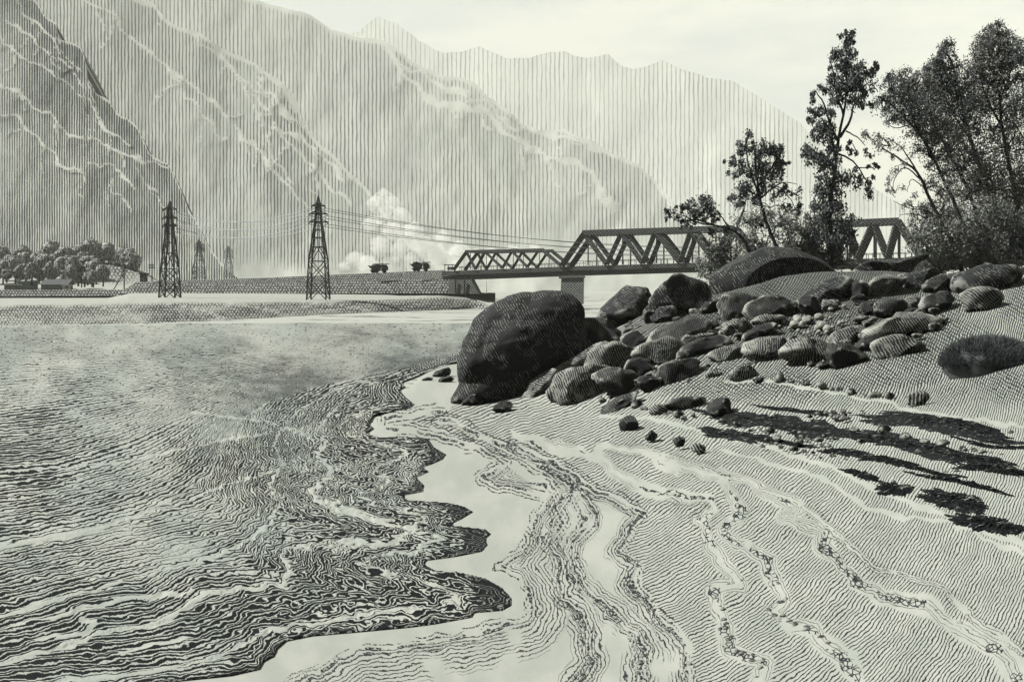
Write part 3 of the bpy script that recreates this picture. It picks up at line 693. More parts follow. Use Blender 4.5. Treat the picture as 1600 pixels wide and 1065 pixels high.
M_LEAF2 = plain('grey_green_leaves', .080, .8, .08, .5, 3, (.95, 1, .92))
M_LEAF4 = plain('grey_bush_leaves', .10, .8, .05, .5, 3, (.95, 1, .9))
M_LEAF3 = plain('pale_far_leaves', .085, .8, .05, .5, 3, (.95, 1, .92))
M_GRASS = plain('dark_tussock_grass', .050, .9, .05, .5, 3)
M_WHITE = plain('whitewashed_wall', .21, .9, .05, .08, 3, (.98, 1, .85))
M_ROOF = plain('dark_sheet_roof', .03, .8, .1, .3, 2)
M_GLASS = plain('dark_window_glass', .012, .2, .5)
M_PLANK = plain('grey_plank_wall', .07, .9, .05, .3, 4)
M_TRUCK = plain('dusty_dark_truck_body', .022, .7, .15, .4, 3)
M_LOAD = plain('dark_ore_load', .03, .95, .05, .5, 3)
M_TYRE = plain('black_rubber', .006, .9, .05)
def girder_mat(name, v, dk):
    m, t = mat(name); o = t.obj(); s = t.sep(o); n = t.noise(o, 1.5, 2)
    a = t.lines(t.m('ADD', t.m('DIVIDE', t.m('ADD', s[0], s[2]), .62), t.m('MULTIPLY', n, .7)), .42, .35)
    b = t.lines(t.m('ADD', t.m('DIVIDE', t.m('SUBTRACT', s[0], s[2]), .62), n), .30, .35)
    t.out(t.mix(t.m('MAXIMUM', a, b), tone(v, (.95, 1, .93)), ink(dk)), .8, .1); return m
M_GIRD = girder_mat('riveted_girder', .065, .008)
M_PIER = girder_mat('stone_pier', .10, .008)

# ================================================================== rocks
import bmesh
_ico = {}
def ico(sub):
    if sub not in _ico:
        bm = bmesh.new(); bmesh.ops.create_icosphere(bm, subdivisions=sub, radius=1)
        V = np.array([v.co[:] for v in bm.verts]); Fc = np.array([[v.index for v in f.verts] for f in bm.faces]); bm.free()
        _ico[sub] = (V, Fc)
    return _ico[sub]
def rock_mesh(name, ax, seed, sub=4, rough=.20, planes=10, lobes=None):
    """star-shaped stone: union of ellipsoids, cut by a few blunt planes and roughened"""
    V, Fc = ico(sub); rg = np.random.default_rng(seed)
    ells = [((0, 0, 0), ax, 0.0)] + (lobes or [])
    rad = np.zeros(len(V))
    for (c, a, ang) in ells:
        ca, sa = math.cos(ang), math.sin(ang)
        def rot(p): return np.stack([(p[..., 0] * ca + p[..., 2] * sa) / a[0], p[..., 1] / a[1], (-p[..., 0] * sa + p[..., 2] * ca) / a[2]], -1)
        d = rot(V); o = rot(-np.array(c, float)[None, :])
        A = (d * d).sum(1); B = (d * o).sum(1); Cc = (o * o).sum(1) - 1
        disc = B * B - A * Cc; tt = np.where(disc > 0, (-B + np.sqrt(np.maximum(disc, 0))) / A, 0)
        rad = np.maximum(rad, tt)
    P = V * rad[:, None]; s = float(np.mean(ax)) 
    for k in range(planes):
        n = rg.normal(size=3) * np.array([1, 1, .8]); n /= np.linalg.norm(n)
        q = P / np.array(ax); dd = q @ n; lim = rg.uniform(.56, .86)
        ov = np.maximum(dd - lim, 0) * 1.0
        P = (q - ov[:, None] * n[None, :]) * np.array(ax)
    sc = 1.6 / s
    nz = fbm(P[:, 0] * sc + seed, P[:, 1] * sc, P[:, 2] * sc * 1.4, seed=seed, o=4)
    nl = P / (np.linalg.norm(P, axis=1, keepdims=True) + 1e-9)
    P = P + nl * (nz * rough * s * .62)[:, None]
    # long shallow bedding grooves
    gr = np.sin(P[:, 2] / (ax[2] * .33) + 1.5 * fbm(P[:, 0] / ax[0], P[:, 1] / ax[1], seed=seed + 3)) * .005 * s
    P = P + nl * gr[:, None]
    return mesh_np(name, P, Fc)
def rock(px, py, a, b, ang, m, label, dep=.8, seed=None, sub=4, rough=.20, Y=None, cat='rock', group=None, name='rock', sink=.75, lobes=None, planes=11):
    seed = seed if seed is not None else int(px * 7 + py * 13) % 9973
    g, miss = ground(px, py + b * sink)
    Yc = Y if Y else float(g[0][1])
    s = Yc / F
    a *= 1.26; b *= 1.36; A, B = a * s, b * s
    dpt = max(B * 1.05, A * dep * .75)
    Yc2 = Yc + dpt * .35
    c = at(px, py, Yc2); s2 = Yc2 / F; A, B = a * s2, b * s2
    L = [((l[0] * s2, l[4] * s2, -l[1] * s2), (l[2] * s2, l[5] * s2 if len(l) > 5 else min(l[2], l[3]) * 1.1 * s2, l[3] * s2), R(l[6] if len(l) > 6 else 0)) for l in (lobes or [])]
    me = rock_mesh(name, (A, dpt, B), seed, sub, rough, planes, L)
    o = link(name, me, m, loc=c, label=label, category=cat)
    o.rotation_euler = (0, -R(ang), 0)
    if group: o['group'] = group
    return o

GB = 'boulders piled along the river bank'
D_, M_, P_, B_ = M_DARK, M_MID, M_PALE, M_BLK
# the great boulder at the water's edge: body, right shoulder and the toe reaching the water
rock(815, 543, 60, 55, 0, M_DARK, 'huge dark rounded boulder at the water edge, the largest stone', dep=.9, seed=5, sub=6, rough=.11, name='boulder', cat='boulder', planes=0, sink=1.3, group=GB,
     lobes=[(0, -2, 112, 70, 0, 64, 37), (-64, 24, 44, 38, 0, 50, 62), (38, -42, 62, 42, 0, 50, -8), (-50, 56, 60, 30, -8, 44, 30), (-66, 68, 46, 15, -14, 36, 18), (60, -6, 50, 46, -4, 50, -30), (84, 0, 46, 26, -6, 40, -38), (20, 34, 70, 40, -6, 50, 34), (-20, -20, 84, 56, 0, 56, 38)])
ROCKS = [
 (942, 524, 40, 26, -22, M_, 'dark sloping rock leaning on the right side of the huge boulder', .8),
 (966, 490, 40, 30, 28, D_, 'smooth dark egg-shaped boulder behind the right shoulder of the huge boulder', .8),
 (998, 461, 17, 11, 0, D_, 'small dark cap stone between the egg-shaped boulder and the peaked boulder', .8),
 (1057, 470, 45, 30, 2, D_, 'dark peaked boulder standing up against the pale river', .8),
 (1014, 494, 11, 15, 0, D_, 'narrow dark stone wedged below the small cap stone', .8),
 (1037, 494, 19, 11, 28, D_, 'small slanting dark stone at the foot of the peaked boulder', .8),
 (1063, 518, 46, 19, 24, M_, 'long hatched dark slab below the peaked boulder', .7),
 (995, 533, 22, 11, 8, B_, 'black flat stone right of the sloping rock', .7),
 (905, 569, 48, 15, 36, P_, 'long pale striped rock slanting up against the huge boulder', .6),
 (957, 563, 36, 24, 18, P_, 'pale striped rock with a black right end beside the slanting stripes', .8),
 (902, 606, 54, 24, 24, P_, 'broad pale striped rock in front, largest of the striped rocks', .8),
 (842, 606, 38, 13, 52, P_, 'narrow steep pale striped rock beside the toe of the huge boulder', .6),
 (966, 600, 34, 20, -20, M_, 'dark wedge of rock closing the right end of the broad striped rock', .8),
 (968, 631, 40, 10, 28, M_, 'thin dark striped ledge slanting up under the broad striped rock', .6),
 (1028, 553, 40, 18, 10, P_, 'arched rock with a pale striped back and black hollow', .8),
 (1060, 582, 42, 17, 14, M_, 'long arched rock with a pale rim above the hatched sand', .7),
 (1002, 577, 24, 15, 12, B_, 'black rock between the arched rocks and the broad striped rock', .8),
 (1012, 600, 20, 13, 12, B_, 'low black rock under the left end of the long arched rock', .8),
 (1086, 530, 30, 9, 15, P_, 'pale ridged stone lying over the arched hollow', .7),
 (1098, 543, 44, 10, 18, B_, 'long black stone under the pale ridged stone', .6),
 (1134, 555, 28, 10, 15, P_, 'pale-topped loaf stone with a black front near the hatched sand', .7),
 (1116, 511, 12, 8, 18, B_, 'small black stone between the hatched slab and the low pale slabs', .8),
 (1151, 512, 26, 9, 12, P_, 'low pale slab below two rounded hatched boulders', .7),
 (1199, 503, 26, 9, 12, P_, 'mottled slab left of the heap of white stones', .7),
 (1187, 519, 25, 8, 24, B_, 'black slanting slab below the mottled slab', .6),
 (1150, 482, 34, 18, 12, M_, 'rounded hatched boulder, left of the pair below the dome', .8),
 (1203, 482, 33, 17, 8, M_, 'rounded hatched boulder, right of the pair below the dome', .8),
 (1112, 481, 22, 10, 36, B_, 'dark slanting stone left of the pair of hatched boulders', .7),
 (1232, 482, 11, 10, 30, M_, 'small round stone at the end of the pair of hatched boulders', .8),
 (1262, 480, 16, 14, 20, B_, 'black block at the foot of the long slanting boulder', .8),
 (1290, 460, 46, 14, 30, D_, 'long dark boulder slanting up right of the dome', .7),
 (1341, 452, 18, 15, 18, B_, 'dark block left of the pale cylinder-shaped rock', .8),
 (1381, 445, 30, 16, 18, P_, 'pale cylinder-shaped striped rock high on the bank', .8),
 (1411, 436, 7, 9, 0, P_, 'small white-rimmed stone at the end of the cylinder-shaped rock', .9),
 (1345, 468, 13, 7, 12, B_, 'small black stone under the dark block', .8),
 (1439, 437, 28, 15, 24, D_, 'dark rounded boulder right of the white-rimmed stone', .8),
 (1464, 446, 20, 11, 22, M_, 'hatched stone tucked below the dark rounded boulder', .8),
 (1490, 443, 22, 12, 20, M_, 'hatched stone left of the grassy dark hummock', .8),
 (1548, 436, 48, 22, 12, D_, 'wide dark hummock of rock under the leaning trees', .8),
 (1293, 477, 13, 8, 10, P_, 'pale round stone at the top of the rubble gap', .8),
 (1391, 481, 22, 15, 30, M_, 'tilted dark stone in the middle of the upper bank', .8),
 (1359, 481, 16, 8, 15, M_, 'low stone left of the tilted dark stone', .8),
 (1424, 475, 14, 10, 12, P_, 'pale round stone right of the tilted dark stone', .8),
 (1465, 473, 30, 12, 14, M_, 'long hatched stone on the upper bank', .7),
 (1531, 471, 36, 17, 10, P_, 'rounded loaf rock with a pale striped top above the bush', .8),
 (1426, 489, 11, 6, 0, B_, 'small dark stone under the pale round stone', .8),
 (1199, 545, 35, 17, 8, P_, 'pale-topped rock with a black front, left of the three above the hatched sand', .8),
 (1262, 551, 38, 19, 12, P_, 'wide pale-topped rock between the black-fronted rock and the black round rock', .8),
 (1317, 558, 32, 18, -8, B_, 'black round rock at the lower edge of the boulder field', .8),
 (1320, 527, 30, 11, 18, P_, 'pale slanting rock behind the black round rock', .7),
 (1355, 537, 22, 11, 16, M_, 'striped rock between the black round rock and the pointed slab', .7),
 (1405, 541, 37, 15, 10, P_, 'pointed pale-topped slab at the right end of the boulder field', .7),
 (1409, 510, 56, 16, 12, P_, 'longest loaf-shaped rock on the right of the boulder field', .6),
 (1163, 583, 21, 10, 8, P_, 'lone pale-topped stone on the hatched sand', .8),
 (1118, 586, 14, 7, 10, P_, 'small stone left of the lone pale-topped stone', .8),
 (1185, 594, 9, 4, 0, B_, 'flat black chip right of the lone pale-topped stone', .8),
 (1435, 624, 18, 9, 2, P_, 'lone domed stone on the sand below the bush', .8),
 (1071, 631, 28, 10, 8, M_, 'cross-hatched stone left of the black drift beds', .8),
 (1028, 641, 13, 9, 6, P_, 'small striped stone left of the cross-hatched stone', .8),
 (1126, 638, 20, 13, 10, B_, 'black lump at the head of the uppermost black drift bed', .8),
 (984, 664, 14, 11, 8, M_, 'lone dark stone on the hatched sand, largest of the four stray stones', .8),
 (1019, 680, 10, 7, 8, M_, 'second of the four stray stones, right of the largest', .8),
 (1061, 691, 10, 7, 14, M_, 'third of the four stray stones going down the sand', .8),
 (1091, 701, 12, 6, -8, P_, 'fourth of the four stray stones, with a pale back', .8),
 (784, 638, 18, 8, 4, B_, 'flat black stone lying in front of the huge boulder', .8),
 (736, 626, 17, 9, 12, B_, 'black stone under the toe of the huge boulder', .8),
 (796, 614, 23, 9, 12, P_, 'small pale striped stone at the foot of the huge boulder', .8),
 (766, 625, 8, 4, 14, P_, 'tiny pale chip between the two stones at the foot of the boulder', .8),
 (692, 584, 15, 6, 22, M_, 'dark flat stone in the shallows left of the huge boulder', .8),
 (696, 593, 12, 5, 16, M_, 'smaller flat stone below the dark flat stone in the shallows', .8),
 (668, 592, 7, 3, 12, B_, 'smallest stone awash in the shallows', .8),
]
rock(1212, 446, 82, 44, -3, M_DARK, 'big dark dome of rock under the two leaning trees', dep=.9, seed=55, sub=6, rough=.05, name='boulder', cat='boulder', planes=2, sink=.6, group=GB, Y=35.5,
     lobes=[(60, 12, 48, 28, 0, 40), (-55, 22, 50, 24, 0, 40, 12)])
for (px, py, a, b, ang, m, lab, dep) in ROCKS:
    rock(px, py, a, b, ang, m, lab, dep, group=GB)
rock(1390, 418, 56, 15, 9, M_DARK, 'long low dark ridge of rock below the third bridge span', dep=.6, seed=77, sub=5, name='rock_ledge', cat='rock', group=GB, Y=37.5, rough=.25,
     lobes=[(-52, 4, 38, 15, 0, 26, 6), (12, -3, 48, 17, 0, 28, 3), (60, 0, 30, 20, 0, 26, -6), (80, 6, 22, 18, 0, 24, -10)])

# broken rubble lying between the boulders
RB = [rock_mesh('rubble_stone', (1, .85, .6), 840 + k, 3, .22, 9) for k in range(6)]
def rubble():
    rg = random.Random(31); n_ = 0
    while n_ < 170:
        px, py = rg.uniform(960, 1480), rg.uniform(470, 600)
        top_ = np.interp(px, [960, 1060, 1200, 1330, 1480], [500, 478, 470, 455, 455]); bot_ = np.interp(px, [960, 1040, 1140, 1320, 1480], [640, 612, 575, 572, 520])
        if not (top_ < py < bot_) or (1215 < px < 1335 and 480 < py < 528): continue
        g, ms = ground([px], [py])
        if ms[0]: continue
        r = rg.uniform(4, 11) * g[0][1] / F; m_ = (M_MID, M_BLK, M_PALE)[n_ % 3]
        key = n_ % 6
        me_ = RB[key] if (key, n_ % 3) not in RBM and False else RBM.setdefault((key, n_ % 3), RB[key].copy())
        if not me_.materials: me_.materials.append(m_)
        o = bpy.data.objects.new('rubble_stone', me_); COL.objects.link(o)
        o.location = (g[0][0], g[0][1], g[0][2] + r * .25); o.scale = (r * rg.uniform(.9, 1.5), r * rg.uniform(.8, 1.1), r * rg.uniform(.8, 1.2)); o.rotation_euler = (rg.uniform(-.3, .3), rg.uniform(-.5, .1), rg.uniform(-.5, .5))
        o['label'] = 'small angular stone of the rubble filling the gaps between the bank boulders'; o['category'] = 'stone'; o['group'] = 'rubble between the bank boulders'; n_ += 1
RBM = {}
rubble()

# white rounded stones in the gap
PEBS = [rock_mesh('pebble', (1, .9, .62), 900 + k, 3, .12, 3) for k in range(5)]
def scatter(mesh, m, px, py, r, name, label, cat, group, fl=1.0, lift=.35):
    g, miss = ground(px, py)
    s = g[0][1] / F * r
    o = bpy.data.objects.new(name, mesh); COL.objects.link(o)
    if not mesh.materials: mesh.materials.append(m)
    o.location = (g[0][0], g[0][1], g[0][2] + s * lift); o.scale = (s * random.uniform(.85, 1.2), s * random.uniform(.8, 1.1), s * fl)
    o.rotation_euler = (random.uniform(-.15, .15), random.uniform(-.15, .15), random.uniform(0, 6.28))
    o['label'] = label; o['category'] = cat; o['group'] = group
    return o
WH = [rock_mesh('stone', (1, .95, .85), 930 + k, 3, .10, 2) for k in range(4)]
for k in range(64):
    f = random.random(); px = 1214 + f * 118 + random.uniform(-5, 5); py = 524 - 26 * random.random() - 4 * f
    if k < 22: px = random.uniform(1240, 1300); py = random.uniform(496, 522)
    if k > 52: px = random.uniform(1270, 1340); py = random.uniform(474, 498)
    scatter(WH[k % 4], M_PEB, px, py, random.uniform(2.2, 4.2) if k > 15 else random.uniform(4.5, 8), 'stone', 'pale rounded stone heaped in the gap between the boulders', 'stone', 'white stones heaped between the boulders')

# pebbles strung along the drift lines
DP = [rock_mesh('pebble', (1, .85, .55), 960 + k, 3, .12, 3) for k in range(8)]
n = 0
for poly, cnt, y0, rr in ((D5, 60, 770, (2.5, 6)), (D6, 60, 780, (2.5, 6)), (D7, 76, 780, (3, 6.5)), (D4, 22, 790, (2, 4)), (D3, 14, 850, (2, 3.5)), (D2, 12, 880, (2, 3.5))):
    P = resample(poly, 400); P = P[(P[:, 1] > y0) & (P[:, 1] < 1064) & (P[:, 0] < 1600)]
    for k in range(cnt):
        q = P[int((k + random.random() * .8) / cnt * (len(P) - 1))]
        sc = .55 + .45 * (q[1] - 700) / 360
        scatter(DP[n % 8], M_PEB if n % 8 < 3 else M_PEBD, q[0] + random.gauss(0, 5), q[1] + random.gauss(0, 3), random.uniform(*rr) * sc * 1.2, 'pebble', 'small pebble strung along a drift line on the sand', 'pebble', 'pebbles along the drift lines'); n += 1
# dark wet pebbles among the black drift beds
BP = [rock_mesh('cobble', (1, .8, .5), 980 + k, 3, .12, 3) for k in range(4)]
for k, (px, py, r) in enumerate([(1188, 671, 5), (1203, 674, 9), (1200, 688, 7), (1215, 687, 9), (1213, 694, 5), (1247, 692, 10), (1240, 704, 9), (1220, 699, 5), (1292, 647, 6), (1302, 645, 5), (1318, 644, 6), (1327, 646, 4), (1335, 673, 9), (1380, 676, 16),
     (1415, 688, 14), (1445, 693, 11), (1472, 697, 12), (1505, 703, 9), (1522, 705, 7), (1536, 709, 8), (1549, 711, 7), (1566, 716, 8), (1590, 722, 10), (1452, 740, 8), (1478, 743, 9), (1497, 745, 12), (1345, 690, 7), (1280, 690, 8), (1295, 697, 6), (1555, 808, 6), (1562, 815, 7), (1540, 820, 8), (1592, 810, 9), (1265, 652, 6), (1305, 655, 10), (1320, 656, 8)]):
    scatter(BP[k % 4], M_BLK if k % 3 else M_PALE, px, py, r, 'cobble', 'flat water-worn cobble lying among the black drift beds', 'stone', 'cobbles among the black drift beds')
for k in range(60):
    f_ = random.random(); ln = k % 3
    px = (1150 + 440 * f_, 1260 + 330 * f_, 1120 + 200 * f_)[ln]; py = (690 + 62 * f_, 646 + 30 * f_, 660 + 32 * f_)[ln] + random.gauss(0, 6)
    scatter(BP[k % 4], M_BLK, px, py, random.uniform(2.5, 6), 'cobble', 'flat water-worn cobble lying among the black drift beds', 'stone', 'cobbles among the black drift beds')
# the row of small stones crossing the hatched sand
for k, (px, py, r) in enumerate([(1217, 595, 13), (1235, 597, 6), (1259, 601, 8), (1283, 605, 10), (1300, 608, 5), (1311, 610, 6), (1330, 615, 9), (1352, 618, 4), (1367, 620, 9), (1390, 621, 8)]):
    scatter(BP[k % 4], M_PALE if k % 2 else M_BLK, px, py, r, 'cobble', 'small stone in the row crossing the upper sand below the boulders', 'stone', 'row of stones on the upper sand', fl=1.3)
for k, (px, py, r) in enumerate([(940, 627, 8), (955, 622, 6), (994, 636, 13), (1006, 641, 8), (1048, 646, 5), (1060, 650, 10), (1083, 650, 6), (1040, 648, 4), (1068, 655, 6), (948, 636, 5)]):
    scatter(BP[k % 4], M_BLK, px, py, r, 'cobble', 'small dark stone on the sand under the thin striped ledge', 'stone', 'small dark stones under the striped ledge', fl=1.2)

# ------------------------------------------------------------------ black drift beds
def drift_bed(px, py, a, b, ang, label, seed, hgt=.05):
    nr, na = 18, 200
    th = np.linspace(0, 2 * math.pi, na, endpoint=False); rr = np.linspace(0, 1, nr)
    edge = .98 + .30 * fbm(np.cos(th) * 3.2 + seed, np.sin(th) * 2.2 * 1.5, seed=seed, o=4) + .17 * fbm(np.cos(th) * 14 + seed, np.sin(th) * 3, seed=seed + 1, o=2)
    Rr, Th = np.meshgrid(rr, th, indexing='ij'); E = edge[None, :]
    x = Rr * E * np.cos(Th) * a; y = Rr * E * np.sin(Th) * b
    ca, sa = math.cos(R(ang)), math.sin(R(ang))
    PX = px + x * ca + y * sa; PY = py - x * sa + y * ca
    g, ms = ground(PX.ravel(), PY.ravel())
    h = hgt * (1 - Rr ** 2) * (.6 + .5 * fbm(PX / 8, PY / 3, seed=seed + 2)) ; h[-1] = -.03
    V = g.copy(); V[:, 2] = terr(V[:, 0], V[:, 1]) + fbm(V[:, 0] * .9, V[:, 1] * .9, seed=3) * .035 * sstep(1.2, 4, V[:, 0]) + fbm(V[:, 0] * .25, V[:, 1] * .25, seed=5) * .10 * sstep(1.2, 4, V[:, 0]) + h.ravel() + .012
    i = np.arange(nr - 1)[:, None] * na + np.arange(na)[None, :]; j = np.arange(nr - 1)[:, None] * na + ((np.arange(na) + 1) % na)[None, :]
    Fc = np.stack([i, i + na, j + na, j], -1).reshape(-1, 4)
    c = V.mean(0); me = mesh_np('drift_bed', V - c, Fc)
    link('drift_bed', me, M_DRIFT, loc=c, label=label, category='drift bed', group='black drift beds on the sand')
m, t = mat('wet_black_drift'); o_ = t.obj(); n1 = t.noise(t.vm('MULTIPLY', o_, (2.0, 12.0, 8.0)), 2.0, 4); n2 = t.noise(o_, 9, 3)
k_ = t.m('MULTIPLY', t.ss(n1, .60, .64), t.ss(n2, .42, .55))
t.out(t.mix(k_, ink(.006), tone(.09)), .9, .02, bump=n1, bs=.5, bd=.03); M_DRIFT = m
BEDS = [(1178, 653, 82, 13, -5, 'broad black drift bed, uppermost on the left, below the hatched sand'),
          (1262, 666, 62, 15, -8, 'black drift bed joining the upper bed and the long lower streak'),
          (1440, 705, 168, 14, -14.5, 'longest black drift streak, running to the right edge'),
          (1466, 669, 132, 14, -9, 'upper long black drift streak below the lone domed stone'),
          (1143, 675, 56, 8, -9, 'narrow black drift bed below the uppermost bed'),
          (1318, 707, 40, 7, -10, 'ragged black drift patch at the lower left of the long streak'),
          (1390, 728, 44, 6, -8, 'thin black drift strip under the middle of the long streak'),
          (1396, 771, 30, 12, -6, 'oval swirl of black drift low on the sand'),
          (1492, 793, 58, 14, -17, 'ragged black drift bed right of the oval swirl'),
          (1548, 833, 62, 13, -14, 'lowest black drift bed at the right edge'),
          (1345, 750, 34, 4.5, -14, 'slim black drift strip above the oval swirl'),
          (1500, 766, 76, 2.6, -14.5, 'thread of black drift between the long streak and the lowest beds'),
          (1555, 745, 60, 8, -8, 'black drift bed under the right end of the long streak')]
STREAKS = [(1250, 640, 60, 3, -6, 'fine black streak along the upper edge of the uppermost drift bed'), (1230, 686, 46, 3.4, -10, 'thin black streak of drift left of the cobbles'), (1420, 690, 90, 3, -13, 'thin black streak above the longest drift streak'),
           (1530, 724, 70, 3.2, -13, 'thin black streak along the upper side of the right end of the longest drift streak'), (1350, 716, 70, 3, -13, 'thin black streak along the lower side of the longest drift streak'), (1440, 662, 80, 2.6, -8, 'fine black streak above the upper long drift streak'),
           (1560, 700, 60, 3, -9, 'fine black streak under the right end of the upper long drift streak'), (1450, 744, 60, 3, -14, 'short black streak above the ragged drift bed'), (1200, 662, 50, 3, -9, 'fine black streak between the uppermost and the narrow drift bed')]
for q in STREAKS: drift_bed(*q, seed=int(q[0] + q[1]), hgt=.03)
for q in BEDS:
    drift_bed(q[0], q[1], q[2], q[3] * .9, q[4], q[5], seed=int(q[0]))

# ------------------------------------------------------------------ plants
FULL = 1.7
def leaf_mesh(name, pts, size, parent, m, hang=.5, extra=None, **props):
    """many small leaf-sized faces"""
    N = len(pts); rg = RNG
    d = rg.normal(size=(N, 3)); d[:, 2] -= hang * 1.6; d /= np.linalg.norm(d, axis=1, keepdims=True)
    s = np.cross(d, rg.normal(size=(N, 3))); s /= np.linalg.norm(s, axis=1, keepdims=True) + 1e-9
    L = size * rg.uniform(.6, 1.4, N)[:, None]; W = L * rg.uniform(.38, .6, N)[:, None]
    P = np.asarray(pts)
    V = np.stack([P - d * L * .5, P - d * L * .05 + s * W * .5, P + d * L * .5, P - d * L * .05 - s * W * .5], 1).reshape(-1, 3)
    Fc = np.arange(4 * N).reshape(-1, 4)
    V = V.tolist(); Fc = Fc.tolist(); n0 = len(Fc)
    if extra is not None and extra.v:
        b = len(V); V += extra.v; Fc += [[i + b for i in f] for f in extra.f]
    me = mesh_np(name, V, Fc, smooth=False)
    o = link(name, me, m, **props)
    if len(Fc) > n0:
        me.materials.append(M_BARK)
        me.polygons.foreach_set('material_index', [0] * n0 + [1] * (len(Fc) - n0))
    if parent: o.parent = parent
    return o
def bez(pts, n=14):
    p = np.array(pts, float); t = np.linspace(0, len(p) - 1, n); out = []
    for q in t:
        i = min(int(q), len(p) - 2); f = q - i
        p0 = p[max(i - 1, 0)]; p1 = p[i]; p2 = p[i + 1]; p3 = p[min(i + 2, len(p) - 1)]
        out.append(.5 * ((2 * p1) + (-p0 + p2) * f + (2 * p0 - 5 * p1 + 4 * p2 - p3) * f * f + (-p0 + 3 * p1 - 3 * p2 + p3) * f ** 3))
    return np.array(out)
def tree(name, label, cat, Y, trunk, w0, w1, limbs, clumps, leaf_px, m=None, group=None, hang=.5, twigs=True, spread=1.0):
    """trunk and limbs traced as photo polylines at distance Y, clumps (px, py, rx, ry, count[, tilt])"""
    s = Y / F
    base = at(trunk[0][0], trunk[0][1], Y); base.z = min(base.z, float(terr(base.x, base.y))) - .15
    root = empty(name, base, label, cat, group)
    rg = random.Random(int(trunk[0][0] * 3 + trunk[0][1]))
    def to3(poly, n, dy):
        P = bez(poly, n); k = len(P); jit = 1.0
        return [at(q[0] + rg.uniform(-jit, jit) * (0 < i < k - 1), q[1], Y + dy * (i / (k - 1)) ** 1.3) - base for i, q in enumerate(P)]
    mb = MB()
    T = to3(trunk, 22, rg.uniform(-.3, .3)); T[0].z = min(T[0].z, 0.0)
    mb.tube(T, [s * (w0 * .72 * (1 - i / 21) + w1 * .8 * (i / 21)) / 2 for i in range(22)], 9)
    mb.build('trunk', M_BARK, root, True)
    lb = MB()
    for (poly, wa, wb) in limbs:
        Lp = to3(poly, 12, rg.uniform(-1.2, 1.2) * spread); l1 = MB()
        l1.tube(Lp, [s * (wa * (1 - i / 11) + wb * (i / 11)) / 2 for i in range(12)], 6)
        l1.build('limb', M_BARK, root, True)
    pts = []; full = FULL * (2.2 if name == 'leaning_tree' and trunk[0][0] > 1400 else 4.0 if name == 'bush' else 1.0); big = 1.38 if full > FULL else 1.12
    for cl in clumps:
        cx, cy, rx, ry, cnt = cl[:5]; tilt = R(cl[5]) if len(cl) > 5 else 0
        # several tufts inside every clump so that the outline is uneven and gaps stay open
        cnt = int(cnt * full); rx *= big; ry *= big
        nt_ = max(4, int(cnt / 46)); dz = rg.uniform(-1, 1) * min(rx, ry) * .5 * spread
        for q in range(nt_):
            a = rg.uniform(0, 6.28); r = math.sqrt(rg.random()) * .92
            tx, ty, tz = r * math.cos(a) * rx, r * math.sin(a) * ry, rg.gauss(0, .5) * min(rx, ry) * spread
            tr = rg.uniform(.20, .40) * math.sqrt(rx * ry) * (.75 if r > .7 else 1)
            for i in range(int(cnt / nt_)):
                ex, ey, ez = RNG.normal(0, tr * .62), RNG.normal(0, tr * .75), RNG.normal(0, tr * .7)
                x, y = tx + ex, ty + ey
                X_ = x * math.cos(tilt) + y * math.sin(tilt); Y_ = -x * math.sin(tilt) + y * math.cos(tilt)
                p = at(cx + X_, cy + Y_, Y) - base; p.y += (tz + ez + dz) * s; pts.append(p[:])
            if twigs and q % 2 == 0:
                e = at(cx + tx * math.cos(tilt) + ty * math.sin(tilt), cy - tx * math.sin(tilt) + ty * math.cos(tilt), Y) - base; e.y += (tz + dz) * s
                c0 = at(cx + rg.uniform(-.2, .2) * rx, cy + .45 * ry, Y) - base; c0.y += dz * s
                mid = (e + c0) / 2 + Vector((rg.uniform(-1, 1), rg.uniform(-1, 1), rg.uniform(0, 1))) * s * 4
                lb.tube([c0, mid, e], [s * .8, s * .6, s * .35], 4)
    leaf_mesh('crown', pts, leaf_px * s, root, m or M_LEAF, hang, extra=lb)
    return root

tree('leaning_tree', 'short gnarled tree leaning left with flat tufts over the bridge truss', 'tree', 38.5, [(1176, 420), (1174, 398), (1160, 372), (1140, 358), (1118, 352), (1098, 346), (1082, 338)], 6, 3,
     [([(1140, 358), (1130, 342), (1122, 330)], 3, 1), ([(1112, 351), (1095, 349), (1070, 338), (1048, 331)], 3, 1), ([(1092, 345), (1080, 330), (1062, 322)], 2.5, 1), ([(1098, 346), (1110, 330), (1096, 318)], 2.5, 1), ([(1150, 362), (1155, 345), (1163, 325)], 3.5, 2), ([(1085, 344), (1062, 346), (1042, 334)], 2, .8)],
     [(1097, 326, 26, 16, 620), (1110, 336, 18, 10, 220), (1068, 325, 12, 7, 170), (1048, 332, 10, 6, 110), (1055, 343, 14, 6, 130), (1085, 340, 18, 8, 200), (1120, 358, 18, 9, 120), (1078, 352, 14, 5, 50)], 4.2, group='trees on the bank', hang=.1)
